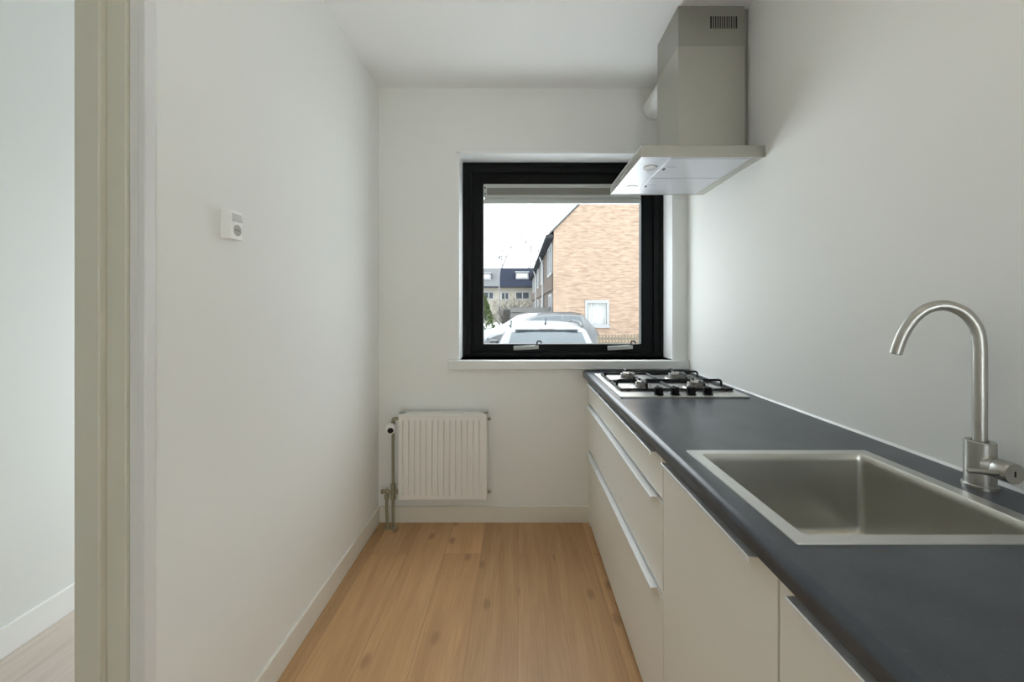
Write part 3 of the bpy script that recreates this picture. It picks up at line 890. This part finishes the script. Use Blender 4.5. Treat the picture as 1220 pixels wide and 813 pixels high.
# underside plate with lamp strip, slightly recessed rim
b = B()
FX0, FX1 = .634, .968
ymid = (CY0 + CY1) / 2
zu = CZ0 + .004
box(b, CX0 + .003, FX0, CY0 + .003, CY1 - .003, zu, zu + .004)
box(b, FX0, FX1, CY0 + .003, CY0 + .024, zu, zu + .004)
box(b, FX0, FX1, CY1 - .024, CY1 - .003, zu, zu + .004)
obj('underside_plate', b, M['steel_under'], hoodt)
b = B(); box(b, FX1, X1c - .003, CY0 + .003, CY1 - .003, zu - .003, zu + .004)
obj('rear_strip', b, M['steel_canopy'], hoodt)
b = B(); box(b, FX0 + .01, FX1 - .01, ymid - .003, ymid + .003, zu + .006, zu + .008)
obj('filter_gap_shade', b, M['slot'], hoodt)  # black strip paints the shade in the gap between the filters
for y0, y1 in ((CY0 + .025, ymid - .003), (ymid + .003, CY1 - .025)):
    b = B(); box(b, FX0 + .001, FX1 - .001, y0, y1, zu - .002, zu + .006)
    f = obj('grease_filter', b, M['steel_under'], hoodt, bevel=.001)
    yy = (y0 + y1) / 2
    b = B(); box(b, FX0 + .014, FX0 + .022, yy - .009, yy + .009, zu - .0045, zu - .002); box(b, FX0 + .022, FX0 + .06, yy - .028, yy - .026, zu - .0026, zu - .002)
    obj('latch', b, M['slot'], f)
for y in (1.772, 2.060):
    b = B(); lathe(b, [(.027, -.004), (.031, -.004), (.033, 0), (.033, .003), (.027, .003)], (.585, y, zu), n=32)
    l = obj('hood_lamp', b, M['steel_rim'], hoodt, smooth=True)
    b = B(); lathe(b, [(0, -.0025), (.0268, -.0025), (.0268, .002), (0, .002)], (.585, y, zu), n=32)
    obj('lens', b, M['lens'], l, smooth=True)
# chimney
KX0, KX1, KY0, KY1 = .7007, .992, 1.747, 2.010
ZS = 2.428
b = B()
box(b, KX0, KX1, KY0, KY1, CZ1, ZS)
obj('chimney', b, M['steel_hood'], hoodt, bevel=.0015)
# inner sleeve with slots: front face built around the slots
b = B()
sx0, sx1, sz0, sz1 = (846.3 - 617) * KY0 / FOC, (878.6 - 617) * KY0 / FOC, EYE + (368 - 33.8) * KY0 / FOC, EYE + (368 - 18.8) * KY0 / FOC
i_ = .0015
a0, a1, c0, c1, zt = KX0 + i_, KX1 - i_, KY0 + i_, KY1 - i_, ZC - .0008
box(b, a0, a0 + .001, c0, c1, ZS - .01, zt); box(b, a1 - .001, a1, c0, c1, ZS - .01, zt); box(b, a0, a1, c1 - .001, c1, ZS - .01, zt)
box(b, a0, sx0, c0, c0 + .001, ZS - .01, zt); box(b, sx1, a1, c0, c0 + .001, ZS - .01, zt)
box(b, sx0, sx1, c0, c0 + .001, ZS - .01, sz0); box(b, sx0, sx1, c0, c0 + .001, sz1, zt)
nsl = 12
pw = (sx1 - sx0) / nsl
for k in range(nsl - 1):
    xx = sx0 + (k + 1) * pw
    box(b, xx - pw * .22, xx + pw * .22, c0, c0 + .001, sz0, sz1)
sl = obj('chimney_sleeve', b, M['steel_hood2'], hoodt); sl['label'] = 'darker upper sleeve with a slotted vent'
b = B(); box(b, sx0 - .004, sx1 + .004, c0 + .004, c0 + .006, sz0 - .004, sz1 + .004)
obj('vent_shade', b, M['slot'], sl)  # black sheet paints the shade of the hollow behind the slots
b = B(); box(b, KX1, XR - .0006, KY0 + .02, KY1 - .02, CZ1, ZC - .001)
obj('wall_spacer', b, M['steel_hood2'], hoodt)
# white extractor duct from chimney to the end wall
b = B()
dx, dz, dr = .8135, 2.4765, .0625
lathe(b, [(dr - .004, 0), (dr, 0), (dr, DB - KY1 - .012), (dr + .004, DB - KY1 - .012), (dr + .004, DB - KY1 - .0006), (dr - .004, DB - KY1 - .0006)], (dx, KY1, dz), mat=Matrix.Rotation(radians(-90), 3, 'X'), n=40)
tag(obj('duct_pipe', b, M['duct'], smooth=True), 'white round extractor duct between the hood chimney and end wall', 'duct')

# ------------------------------------------------------------------ pendant bulb added as fill light, unseen above the frame
ZL = 2.36
pl = thing('fill_lamp', 'white pendant bulb on a cord, added as fill light above the viewpoint', 'lamp', (.12, .55, ZL))
b = B(); lathe(b, [(0, 0), (.045, 0), (.045, -.02), (.02, -.03), (.02, -.07), (0, -.07)], (.12, .55, ZL), n=28); obj('bulb_holder', b, M['bulb'], pl, smooth=True)
b = B(); cyl(b, (.12, .55, ZL), (.12, .55, ZC), .003, n=8); cyl(b, (.12, .55, ZC - .012), (.12, .55, ZC), .04, n=24); obj('cord', b, M['bulb'], pl)
mb, ntb, bb = new_mat('fill_bulb')  # glowing part of the added fill lamp
bb.inputs['Emission Color'].default_value = (1, .72, .42, 1); bb.inputs['Emission Strength'].default_value = 12
b = B(); lathe(b, [(0, -.07), (.012, -.07), (.016, -.085), (.03, -.11), (.03, -.125), (.018, -.145), (0, -.15)], (.12, .55, ZL), n=24); obj('bulb', b, mb, pl, smooth=True)

# ------------------------------------------------------------------ outside
b = B(); box(b, -90, 90, DB + .3, 130, GZ - .05, GZ); box(b, -90, 90, -60, YREAR - .15, GZ - .05, GZ)
struct('ground', b, M['bounce_ground'], 'paved street outside the window', 'ground')

def catmull(tab, s):
    n = len(tab)
    for i in range(n - 1):
        if s <= tab[i + 1][0] or i == n - 2:
            p1, p2 = tab[i], tab[i + 1]
            p0 = tab[i - 1] if i > 0 else p1; p3 = tab[i + 2] if i + 2 < n else p2
            t = (s - p1[0]) / (p2[0] - p1[0]); t = max(0, min(1, t))
            out = []
            for k in range(1, len(p1)):
                # monotone-ish tangents
                m1 = .5 * (p2[k] - p0[k]) * (p2[0] - p1[0]) / max(p2[0] - p0[0], 1e-6) * 2 if i > 0 else (p2[k] - p1[k])
                m2 = .5 * (p3[k] - p1[k]) * (p2[0] - p1[0]) / max(p3[0] - p1[0], 1e-6) * 2 if i + 2 < n else (p2[k] - p1[k])
                d = p2[k] - p1[k]
                if abs(d) < 1e-9: m1 = m2 = 0
                else:
                    m1 = d * max(0, min(2.4, m1 / d)); m2 = d * max(0, min(2.4, m2 / d))
                h00 = 2 * t ** 3 - 3 * t ** 2 + 1; h10 = t ** 3 - 2 * t ** 2 + t; h01 = -2 * t ** 3 + 3 * t ** 2; h11 = t ** 3 - t ** 2
                out.append(h00 * p1[k] + h10 * m1 + h01 * p2[k] + h11 * m2)
            return out

CAR = [  # s from the rear, half width, shoulder height, half roof width, roof height, underside
    (0.00, .70, .62, .62, .78, .34),
    (0.05, .80, .78, .68, .90, .28),
    (0.14, .85, .86, .70, .985, .24),
    (0.52, .87, .92, .62, 1.385, .20),
    (0.75, .88, .93, .61, 1.435, .20),
    (1.30, .88, .93, .61, 1.465, .20),
    (2.00, .88, .92, .60, 1.455, .20),
    (2.45, .88, .92, .585, 1.395, .20),
    (3.20, .87, .89, .68, .985, .20),
    (3.80, .84, .80, .66, .885, .22),
    (4.10, .76, .66, .60, .74, .28),
    (4.20, .66, .56, .54, .60, .36)]
def car_ring(s):
    w, zs, wr, zr, zb = catmull(CAR, s)
    return [(0, zb), (w * .90, zb), (w * .98, zb + .10), (w, (zb + zs) / 2), (w * .985, zs), (wr + (w - wr) * .12, zs + (zr - zs) * .88), (wr - .035, zr - .012), (wr * .5, zr + .012), (0, zr + .018)]
def car(name, label, loc, ang, paint, mirror_side=None):
    t = thing(name, label, 'car', (0, 0, 0), 'parked cars outside the window')
    ss = [0, .02, .05, .09, .14] + [.14 + .38 * k / 8 for k in range(1, 9)] + [.6, .68, .75, .9, 1.1, 1.3, 1.6, 1.9, 2.1, 2.3, 2.45] + [2.45 + .75 * k / 8 for k in range(1, 9)] + [3.4, 3.6, 3.8, 3.95, 4.05, 4.1, 4.15, 4.2]
    b = B(); rows = []
    for s in ss:
        h = car_ring(s)
        full = h + [(-x, z) for x, z in reversed(h[1:-1])]
        rows.append([b.verts.new((x, s, z)) for x, z in full])
    for A, C in zip(rows, rows[1:]):
        n = len(A)
        for k in range(n):
            j = (k + 1) % n
            b.faces.new((A[k], A[j], C[j], C[k]))
    b.faces.new(rows[0][::-1]); b.faces.new(rows[-1])
    body = obj('body', b, paint, t, smooth=True)
    def top_patch(s0, s1, f0, f1, ns=10, off=.007):
        b = B(); g = []
        for i in range(ns + 1):
            s = s0 + (s1 - s0) * i / ns
            f = f0 + (f1 - f0) * i / ns
            h = car_ring(s); (xa, za), (xb, zb_), (xc, zc) = h[6], h[7], h[8]
            row = []
            for q in range(-4, 5):
                u = q / 4 * f; x = xa * u
                ax = abs(x)
                z = zb_ + (zc - zb_) * (1 - ax / xb) if ax < xb else zb_ + (za - zb_) * (ax - xb) / (xa - xb)
                row.append((x, s, z))
            g.append(row)
        vs = []
        for i, row in enumerate(g):
            i2 = min(i + 1, ns); i1 = max(i - 1, 0)
            d = Vector(g[i2][4]) - Vector(g[i1][4]); nrm = Vector((0, -d.z, d.y)).normalized()
            vs.append([b.verts.new(Vector(p) + nrm * off) for p in row])
        for A, C in zip(vs, vs[1:]):
            for k in range(len(A) - 1): b.faces.new((A[k], A[k + 1], C[k + 1], C[k]))
        r = bmesh.ops.extrude_face_region(b, geom=list(b.faces))
        bmesh.ops.translate(b, verts=[v for v in r['geom'] if isinstance(v, bmesh.types.BMVert)], vec=(0, 0, -.004))
        return b
    rw = obj('rear_window', top_patch(.17, .47, .96, .93), M['car_glass'], t, smooth=True)
    obj('windscreen', top_patch(2.50, 3.14, .95, .97), M['car_glass'], t, smooth=True)
    b = B(); box(b, -.50, .50, .44, .62, 1.372, 1.396); obj('roof_spoiler', b, paint, t, bevel=.01)
    b = B(); box(b, -.12, .12, .436, .44, 1.379, 1.389); obj('brake_light', b, M['tail'], t)
    b = B(); tube(b, [(0, .10, .99), (.02, .16, 1.03), (.30, .19, 1.06), (.46, .195, 1.055)], .008, 8); obj('rear_wiper', b, M['car_black'], t, smooth=True)
    b = B(); tube(b, bend([(0, .72, 1.43), (0, .70, 1.50), (0, .62, 1.54)], .02, 3), [.02] + [.008] * 5, 8) if False else tube(b, [(0, .78, 1.445), (0, .74, 1.48), (0, .60, 1.555)], [.024, .012, .004], 8)
    obj('aerial', b, M['car_black'], t, smooth=True)
    for sg in (1, -1):
        for (s0, s1) in ((.66, 1.36), (1.42, 2.12), (2.16, 2.72)):
            b = B(); vs = []
            for i in range(6):
                s = s0 + (s1 - s0) * i / 5
                h = car_ring(s); (x0, z0), (x1, z1) = h[4], h[5]
                row = []
                for q in range(4):
                    u = .10 + .82 * q / 3
                    row.append(b.verts.new((sg * (x0 + (x1 - x0) * u + .006), s, z0 + (z1 - z0) * u + .003)))
                vs.append(row)
            for A, C in zip(vs, vs[1:]):
                for k in range(3): b.faces.new((A[k], A[k + 1], C[k + 1], C[k]))
            r = bmesh.ops.extrude_face_region(b, geom=list(b.faces))
            bmesh.ops.translate(b, verts=[v for v in r['geom'] if isinstance(v, bmesh.types.BMVert)], vec=(-sg * .004, 0, -.001))
            obj('side_window', b, M['car_glass'], t, smooth=True)
        b = B()
        for s0, r_ in ((.62, 1), (2.3, 1)): pass
        tube(b, [(sg * .585, .62, 1.43), (sg * .59, .9, 1.478), (sg * .59, 1.8, 1.485), (sg * .58, 2.3, 1.44)], .016, 8); obj('roof_rail', b, M['car_black'], t, smooth=True)
        b = B(); box(b, sg * .87 if sg > 0 else -1.05, 1.05 if sg > 0 else -.87, 2.46, 2.58, .93, 1.06); m = obj('wing_mirror', b, M['car_black'], t, bevel=.03)
        b = B(); box(b, min(sg * .60, sg * .83), max(sg * .60, sg * .83), .03, .16, .66, .84); obj('tail_light', b, M['tail'], t, bevel=.02)
        b = B(); box(b, min(sg * .45, sg * .74), max(sg * .45, sg * .74), 3.98, 4.13, .60, .72); obj('headlight', b, M['car_glass'], t, bevel=.02)
        for s in (.72, 3.32):
            b = B()
            lathe(b, [(.20, -.10), (.29, -.10), (.315, -.07), (.315, .07), (.29, .10), (.20, .10), (.20, -.10)], (sg * .80, s, .315), mat=Matrix.Rotation(radians(90), 3, 'Y'), n=32)
            wh = obj('wheel', b, M['rubber'], t, smooth=True)
            b = B(); lathe(b, [(0, -.085), (.20, -.085), (.205, .085), (0, .095)], (sg * .80, s, .315), mat=Matrix.Rotation(radians(90), 3, 'Y'), n=24)
            obj('hub', b, M['alloy'], wh, smooth=True)
    t.rotation_euler = (0, 0, ang); t.location = loc
    return t
# world placement: nearer car seen from behind, further one side-on behind it
car('car', 'white car seen from behind just outside the window', (.455, 5.85, GZ - .10), 0, M['paint_white'])
car('car', 'silver car parked crosswise beyond the white car', (2.48, 14.6, GZ), radians(115), M['paint_silver'])

# brick end house
GY = 18.0; GX = 1.62; EV = 4.80
hs = thing('brick_house', 'orange brick end-terrace house with blank gable and one small window', 'house', (GX + 4, GY + 15, GZ))
px = 1 / 26.456
wx0, wx1, wz0, wz1 = 3.03, 4.10, .49, 1.66
rid = 4.15
b = B()
# gable wall as strips around the window
def wallstrip(x0, x1, z0, z1): box(b, x0, x1, GY, GY + .3, z0, z1)
wallstrip(GX, wx0, GZ, EV); wallstrip(wx1, GX + 2 * rid, GZ, EV); wallstrip(wx0, wx1, GZ, wz0); wallstrip(wx0, wx1, wz1, EV)
prism(b, [(GX, EV), (GX + 2 * rid, EV), (GX + rid, EV + rid)], GY, GY + .3)
gw = obj('gable_wall', b, M['brick'], hs)
# long front facade running away from the viewer
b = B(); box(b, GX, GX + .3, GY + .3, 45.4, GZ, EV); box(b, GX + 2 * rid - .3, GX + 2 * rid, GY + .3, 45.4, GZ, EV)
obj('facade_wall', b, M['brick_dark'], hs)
b = B()
th_ = .10
for sgn in (0, 1):
    if sgn == 0: poly = [(GX - .22, EV - .19), (GX + rid, EV + rid + .05), (GX + rid, EV + rid + .05 + th_), (GX - .22, EV - .19 + th_)]
    else: poly = [(GX + 2 * rid + .22, EV - .19), (GX + rid, EV + rid + .05), (GX + rid, EV + rid + .05 + th_), (GX + 2 * rid + .22, EV - .19 + th_)]
    prism(b, poly, GY - .06, 45.4)
obj('roof', b, M['roof_grey'], hs)
b = B(); box(b, GX - .36, GX - .02, GY - .04, 45.4, EV - .34, EV - .16)
obj('gutter', b, M['gutter'], hs, bevel=.04)
for y in (24.6, 34):
    b = B(); tube(b, bend([(GX - .28, y, EV - .32), (GX - .09, y, EV - .8), (GX - .09, y, GZ)], .1, 4), .06, 10); obj('downpipe', b, M['pvc'], hs, smooth=True)
b = B(); ring_frame(b, wx0, wx1, wz0, wz1, wx0 + .10, wx1 - .10, wz0 + .10, wz1 - .12, GY - .04, GY + .12)
gwin = obj('window', b, M['pvc'], hs)
b = B(); box(b, wx0 + .08, wx1 - .08, GY + .055, GY + .06, wz0 + .08, wz1 - .1); obj('pane', b, M['glass'], gwin)
b = B()
N_ = 44
A = []; C = []
for k in range(N_ + 1):
    x = wx0 + .1 + (wx1 - wx0 - .2) * k / N_; y = GY + .14 + .02 * sin(k * 1.25)
    A.append(b.verts.new((x, y, wz0 + .08))); C.append(b.verts.new((x, y, wz1 - .1)))
for k in range(N_): b.faces.new((A[k], A[k + 1], C[k + 1], C[k]))
r_ = bmesh.ops.extrude_face_region(b, geom=list(b.faces)); bmesh.ops.translate(b, verts=[v for v in r_['geom'] if isinstance(v, bmesh.types.BMVert)], vec=(0, .01, 0))
obj('net_curtain', b, M['curtain'], gwin, smooth=True)
b = B(); box(b, wx0 - .06, wx1 + .06, GY - .08, GY + .02, wz0 - .07, wz0); obj('sill', b, M['pvc'], gwin)
def fac_window(y0, y1, z0, z1):
    b = B()
    x = GX
    box(b, x - .02, x + .02, y0, y1, z0, z0 + .10); box(b, x - .02, x + .02, y0, y1, z1 - .1, z1)
    box(b, x - .02, x + .02, y0, y0 + .1, z0, z1); box(b, x - .02, x + .02, y1 - .1, y1, z0, z1); box(b, x - .02, x + .02, (y0 + y1) / 2 - .05, (y0 + y1) / 2 + .05, z0, z1)
    f = obj('window', b, M['pvc'], hs)
    b = B(); box(b, x - .008, x + .01, y0 + .1, y1 - .1, z0 + .1, z1 - .1); obj('pane', b, M['grey_pane'], f)
for y0 in (18.9, 25.6, 31.0, 36, 41): fac_window(y0, y0 + 2.9, 2.95, 4.45)
for y0 in (18.9, 25.8, 31.2, 36, 41): fac_window(y0, y0 + 2.2, .45, 2.0)
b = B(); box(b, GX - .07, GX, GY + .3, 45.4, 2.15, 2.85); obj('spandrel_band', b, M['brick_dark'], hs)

# far terrace across the street
def row_house(name, label, x0, x1, roofm, wins, dorm):
    y0, y1 = 46.0, 55.0
    t = thing(name, label, 'house', ((x0 + x1) / 2, 50, GZ), 'far terraced houses')
    ze, zr = 3.80, 6.25
    b = B(); box(b, x0, x1, y0, y1, GZ, ze); prism(b, [(y0, ze), (y1, ze), ((y0 + y1) / 2, zr - .1)], x0, x1, 'yz'); obj('wall', b, M['render_white'], t)
    b = B()
    ym = (y0 + y1) / 2
    prism(b, [(y0 - .4, ze - .12), (ym, zr), (ym, zr + .15), (y0 - .4, ze + .03)], x0, x1, 'yz')
    prism(b, [(y1 + .4, ze - .12), (ym, zr), (ym, zr + .15), (y1 + .4, ze + .03)], x0, x1, 'yz')
    obj('roof', b, roofm, t)
    b = B(); box(b, x0, x1, y0 - .5, y0 - .38, ze - .14, ze + .04); obj('gutter', b, M['gutter'], t)
    for (a0, a1, z0, z1) in wins:
        b = B(); ring_frame(b, a0, a1, z0, z1, a0 + .1, a1 - .1, z0 + .1, z1 - .1, y0 - .06, y0); box(b, (a0 + a1) / 2 - .05, (a0 + a1) / 2 + .05, y0 - .06, y0, z0, z1)
        f = obj('window', b, M['pvc'], t)
        b = B(); box(b, a0 + .1, a1 - .1, y0 - .03, y0 - .01, z0 + .1, z1 - .1); obj('pane', b, M['dark_glass'], f)
    for (a0, a1, z0, z1) in dorm:
        yy = y0 + (z0 - ze) / (zr - ze) * (ym - y0) - .3
        b = B(); box(b, a0, a1, yy, yy + 2.2, z0, z1); box(b, a0 - .1, a1 + .1, yy - .12, yy + 2.3, z1, z1 + .12)
        d = obj('dormer', b, M['pvc'], t)
        b = B(); box(b, a0 + .15, a1 - .15, yy - .03, yy, z0 + .2, z1 - .15); obj('pane', b, M['curtain'], d)
    return t
row_house('terraced_house', 'far cream house with pale grey roof and small white dormer', -9.0, -2.15, M['roof_grey'],
          [(-3.95, -2.75, 2.35, 3.25), (-6.8, -5.2, 2.35, 3.25), (-6.0, -3.5, -.1, 1.3)], [(-4.6, -3.2, 4.65, 5.45)])
row_house('terraced_house', 'far cream house with dark blue roof and wide white dormer', -2.148, 3.6, M['roof_black'],
          [(-1.95, -1.0, 2.3, 3.2), (-.30, 1.35, 2.35, 3.25), (-1.8, .4, -.1, 1.3)], [(-.25, 1.25, 4.75, 5.6)])

# bare trees behind, twiggy shrub, conifer
def bare_tree(name, label, loc, h, seed, group, cat='tree', spread=.42, depth=5, mat='bark', r0=.09, trunk=.35):
    rnd = random.Random(seed)
    t = thing(name, label, cat, loc, group)
    base = Vector(loc)
    bt = B(); bb_ = B()
    def grow(p, d, L, r, lv):
        q = p + d * L
        mid = (p + q) / 2 + Vector((rnd.uniform(-1, 1), rnd.uniform(-1, 1), 0)) * L * .05
        tube(bt if lv == 0 else bb_, [p, mid, q], [r, r * .85, r * .68], 6 if lv < 2 else 4, caps=False)
        if lv >= depth: return
        for k in range(rnd.choice((2, 3, 3))):
            nd = (d + Vector((rnd.uniform(-1, 1), rnd.uniform(-1, 1), rnd.uniform(-.25, .5))) * spread * 1.7).normalized()
            grow(p + (q - p) * rnd.uniform(.6, 1), nd, L * rnd.uniform(.6, .82), r * .58, lv + 1)
    grow(base, Vector((0, 0, 1)), h * trunk, r0, 0)
    obj('trunk', bt, M[mat], t, smooth=True); obj('branches', bb_, M[mat], t, smooth=True)
    return t
bare_tree('bare_tree', 'bare leafless tree above the pale roof of the far house', (-3.0, 62, GZ), 15, 3, 'bare trees behind the far houses', r0=.20, trunk=.5, spread=.30)
bare_tree('bare_tree', 'bare leafless tree above the dark roof of the far house', (1.6, 62, GZ), 16, 11, 'bare trees behind the far houses', r0=.20, trunk=.5, spread=.30)
def shrub(name, label, loc, w, h, n, seed, mat):
    rnd = random.Random(seed)
    b = B(); o = Vector(loc)
    for k in range(n):
        a = rnd.uniform(0, 2 * pi); rr_ = rnd.uniform(0, .35) * w
        p0 = o + Vector((cos(a) * rr_ * .3, sin(a) * rr_ * .3, 0))
        p = p0; d = Vector((cos(a) * rnd.uniform(.1, .9), sin(a) * rnd.uniform(.1, .9), 1)).normalized()
        L = h * rnd.uniform(.35, .5)
        pts = [p]
        for q in range(3):
            p = p + d * L * .62; d = (d + Vector((rnd.uniform(-.5, .5), rnd.uniform(-.5, .5), rnd.uniform(-.2, .3)))).normalized(); pts.append(p)
            e = p + Vector((rnd.uniform(-1, 1), rnd.uniform(-1, 1), rnd.uniform(.1, 1))).normalized() * L * .6
            tube(b, [p, e], [.010, .004], 3, caps=False)
        tube(b, pts, [.020, .016, .012, .006], 4, caps=False)
    return tag(obj(name, b, M[mat], origin=loc), label, 'shrub')
shrub('bare_shrub', 'bare twiggy shrub in front of the far houses', (-.55, 24.5, GZ), 1.9, 2.5, 90, 5, 'twig')
shrub('bare_shrub', 'smaller bare shrub beside the brick house front', (.15, 20.6, GZ), .8, 2.0, 50, 9, 'twig')
# conifer
rnd = random.Random(4)
b = B(); cx, cy = -1.80, 20.5
for k in range(1500):
    h = rnd.uniform(0, 1); a = rnd.uniform(0, 2 * pi); r = (.75 * (1 - h) ** .8 + .05) * rnd.uniform(.75, 1.05)
    p = Vector((cx + r * cos(a), cy + r * sin(a), GZ + .1 + h * 2.3))
    u = Vector((rnd.uniform(-1, 1), rnd.uniform(-1, 1), rnd.uniform(.3, 1.5))).normalized() * .09
    v = u.orthogonal().normalized() * .03
    b.faces.new([b.verts.new(p - u - v), b.verts.new(p - u + v), b.verts.new(p + u)])
cf = thing('conifer', 'small green conifer at the left edge of the window view', 'conifer', (cx, cy, GZ))
obj('foliage', b, M['conifer'], cf)
b = B(); cyl(b, (cx, cy, GZ), (cx, cy, GZ + 1.9), .07, .02, n=8); obj('stem', b, M['bark'], cf)

# picket fence below the gable and pale garden fence by the facade
def fence(name, label, x0, x1, y, zt, w, gap, mat):
    t = thing(name, label, 'fence', ((x0 + x1) / 2, y, GZ))
    b = B(); x = x0; rnd = random.Random(2)
    while x < x1:
        z = zt + rnd.uniform(-.03, .03)
        prism(b, [(x, GZ), (x + w, GZ), (x + w, z - .05), (x + w / 2, z), (x, z - .05)], y, y + .02)
        x += w + gap
    obj('pickets', b, M[mat], t)
    b = B(); box(b, x0, x1, y + .02, y + .06, zt - .22, zt - .14); box(b, x0, x1, y + .02, y + .06, GZ + .15, GZ + .23); obj('rail', b, M[mat], t)
    return t
fence('picket_fence', 'weathered wooden picket fence along the foot of the brick gable', 2.75, 7.4, 16.2, .24, .075, .055, 'fence_wood')
gf = thing('garden_fence', 'pale horizontal board fence between the shrubs and the brick corner', 'fence', (.65, 18.6, GZ))
b = B()
for k in range(6): box(b, -.35, 1.55, 18.6, 18.63, GZ + .1 + k * .27, GZ + .1 + k * .27 + .22)
obj('boards', b, M['fence_pale'], gf)
for x in (-.35, .55, 1.45):
    b = B(); box(b, x, x + .09, 18.63, 18.72, GZ, 1.36); obj('post', b, M['fence_pale'], gf)
# street lamp
lp = thing('street_lamp', 'thin street lamp standing before the far houses', 'street lamp', (-1.95, 42, GZ))
b = B(); tube(b, [(-1.95, 42, GZ), (-1.95, 42, 6.6)], [.07, .05], 8); obj('pole', b, M['lamp_grey'], lp, smooth=True)
b = B(); lathe(b, [(0, 0), (.08, 0), (.17, .2), (.14, .32), (0, .38)], (-1.95, 42, 6.5), n=14); obj('lantern', b, M['lamp_grey'], lp, smooth=True)

# ------------------------------------------------------------------ light
wd = bpy.data.worlds.new('overcast_sky'); scn.world = wd; wd.use_nodes = True
nt = wd.node_tree
bg = nt.nodes.get('Background') or nt.nodes.new('ShaderNodeBackground')
tc = nt.nodes.new('ShaderNodeTexCoord')
sp_ = nt.nodes.new('ShaderNodeSeparateXYZ'); nt.links.new(tc.outputs['Generated'], sp_.inputs[0])
# overcast sky: three times brighter overhead than at the horizon
mr = nt.nodes.new('ShaderNodeMapRange'); mr.inputs['From Min'].default_value = 0; mr.inputs['From Max'].default_value = 1
mr.inputs['To Min'].default_value = 3.15; mr.inputs['To Max'].default_value = 10.0
nt.links.new(sp_.outputs['Z'], mr.inputs['Value'])
bg.inputs['Color'].default_value = (.885, .955, 1.0, 1)
nt.links.new(mr.outputs['Result'], bg.inputs['Strength'])
out = nt.nodes.get('World Output') or nt.nodes.new('ShaderNodeOutputWorld')
nt.links.new(bg.outputs[0], out.inputs['Surface'])

def portal(name, x, z, y, w, h, rx):
    l = bpy.data.lights.new(name, 'AREA'); l.shape = 'RECTANGLE'; l.size = w; l.size_y = h
    l.cycles.is_portal = True
    o = bpy.data.objects.new(name, l); COL.objects.link(o); o.location = (x, y, z); o.rotation_euler = (rx, 0, 0)
portal('daylight_window', .285, 1.57, DB + .24, 1.2, 1.15, radians(-90))
portal('daylight_added_rear', (RX0 + RX1) / 2, (RZ0 + RZ1) / 2, YREAR - .14, RX1 - RX0, RZ1 - RZ0, radians(90))  # portal of the added rear opening
portal('daylight_added_hall', (HX0 + HX1) / 2, (HZ0 + HZ1) / 2, DB + .24, HX1 - HX0, HZ1 - HZ0, radians(-90))  # portal of the added hall opening
pt = bpy.data.lights.new('fill_bulb_light', 'POINT'); pt.energy = 1.6; pt.color = (1, .93, .84); pt.shadow_soft_size = .06  # fill light added for the room, at the added pendant
o = bpy.data.objects.new('fill_bulb_light', pt); COL.objects.link(o); o.location = (.12, .55, ZL - .24)

# ------------------------------------------------------------------ camera and view
cd = bpy.data.cameras.new('camera'); cam = bpy.data.objects.new('camera', cd); COL.objects.link(cam)
cam.location = (0, 0, EYE); cam.rotation_euler = (radians(90), 0, 0)
cd.sensor_width = 36; cd.sensor_fit = 'HORIZONTAL'
cd.lens = FOC / 1220 * 36
cd.shift_x = -(617 - 610) / 1220
cd.shift_y = -(406.5 - 368) / 1220
cd.clip_start = .02; cd.clip_end = 400
scn.camera = cam
vs = scn.view_settings
vs.view_transform = 'Standard'; vs.look = 'None'; vs.gamma = 1; vs.use_curve_mapping = False
vs.exposure = -0.03
scn.cycles.use_denoising = True
scn.cycles.max_bounces = 14; scn.cycles.diffuse_bounces = 8; scn.cycles.glossy_bounces = 6; scn.cycles.transparent_max_bounces = 12
scn.cycles.sample_clamp_indirect = 6
scn.cycles.caustics_reflective = False; scn.cycles.caustics_refractive = False
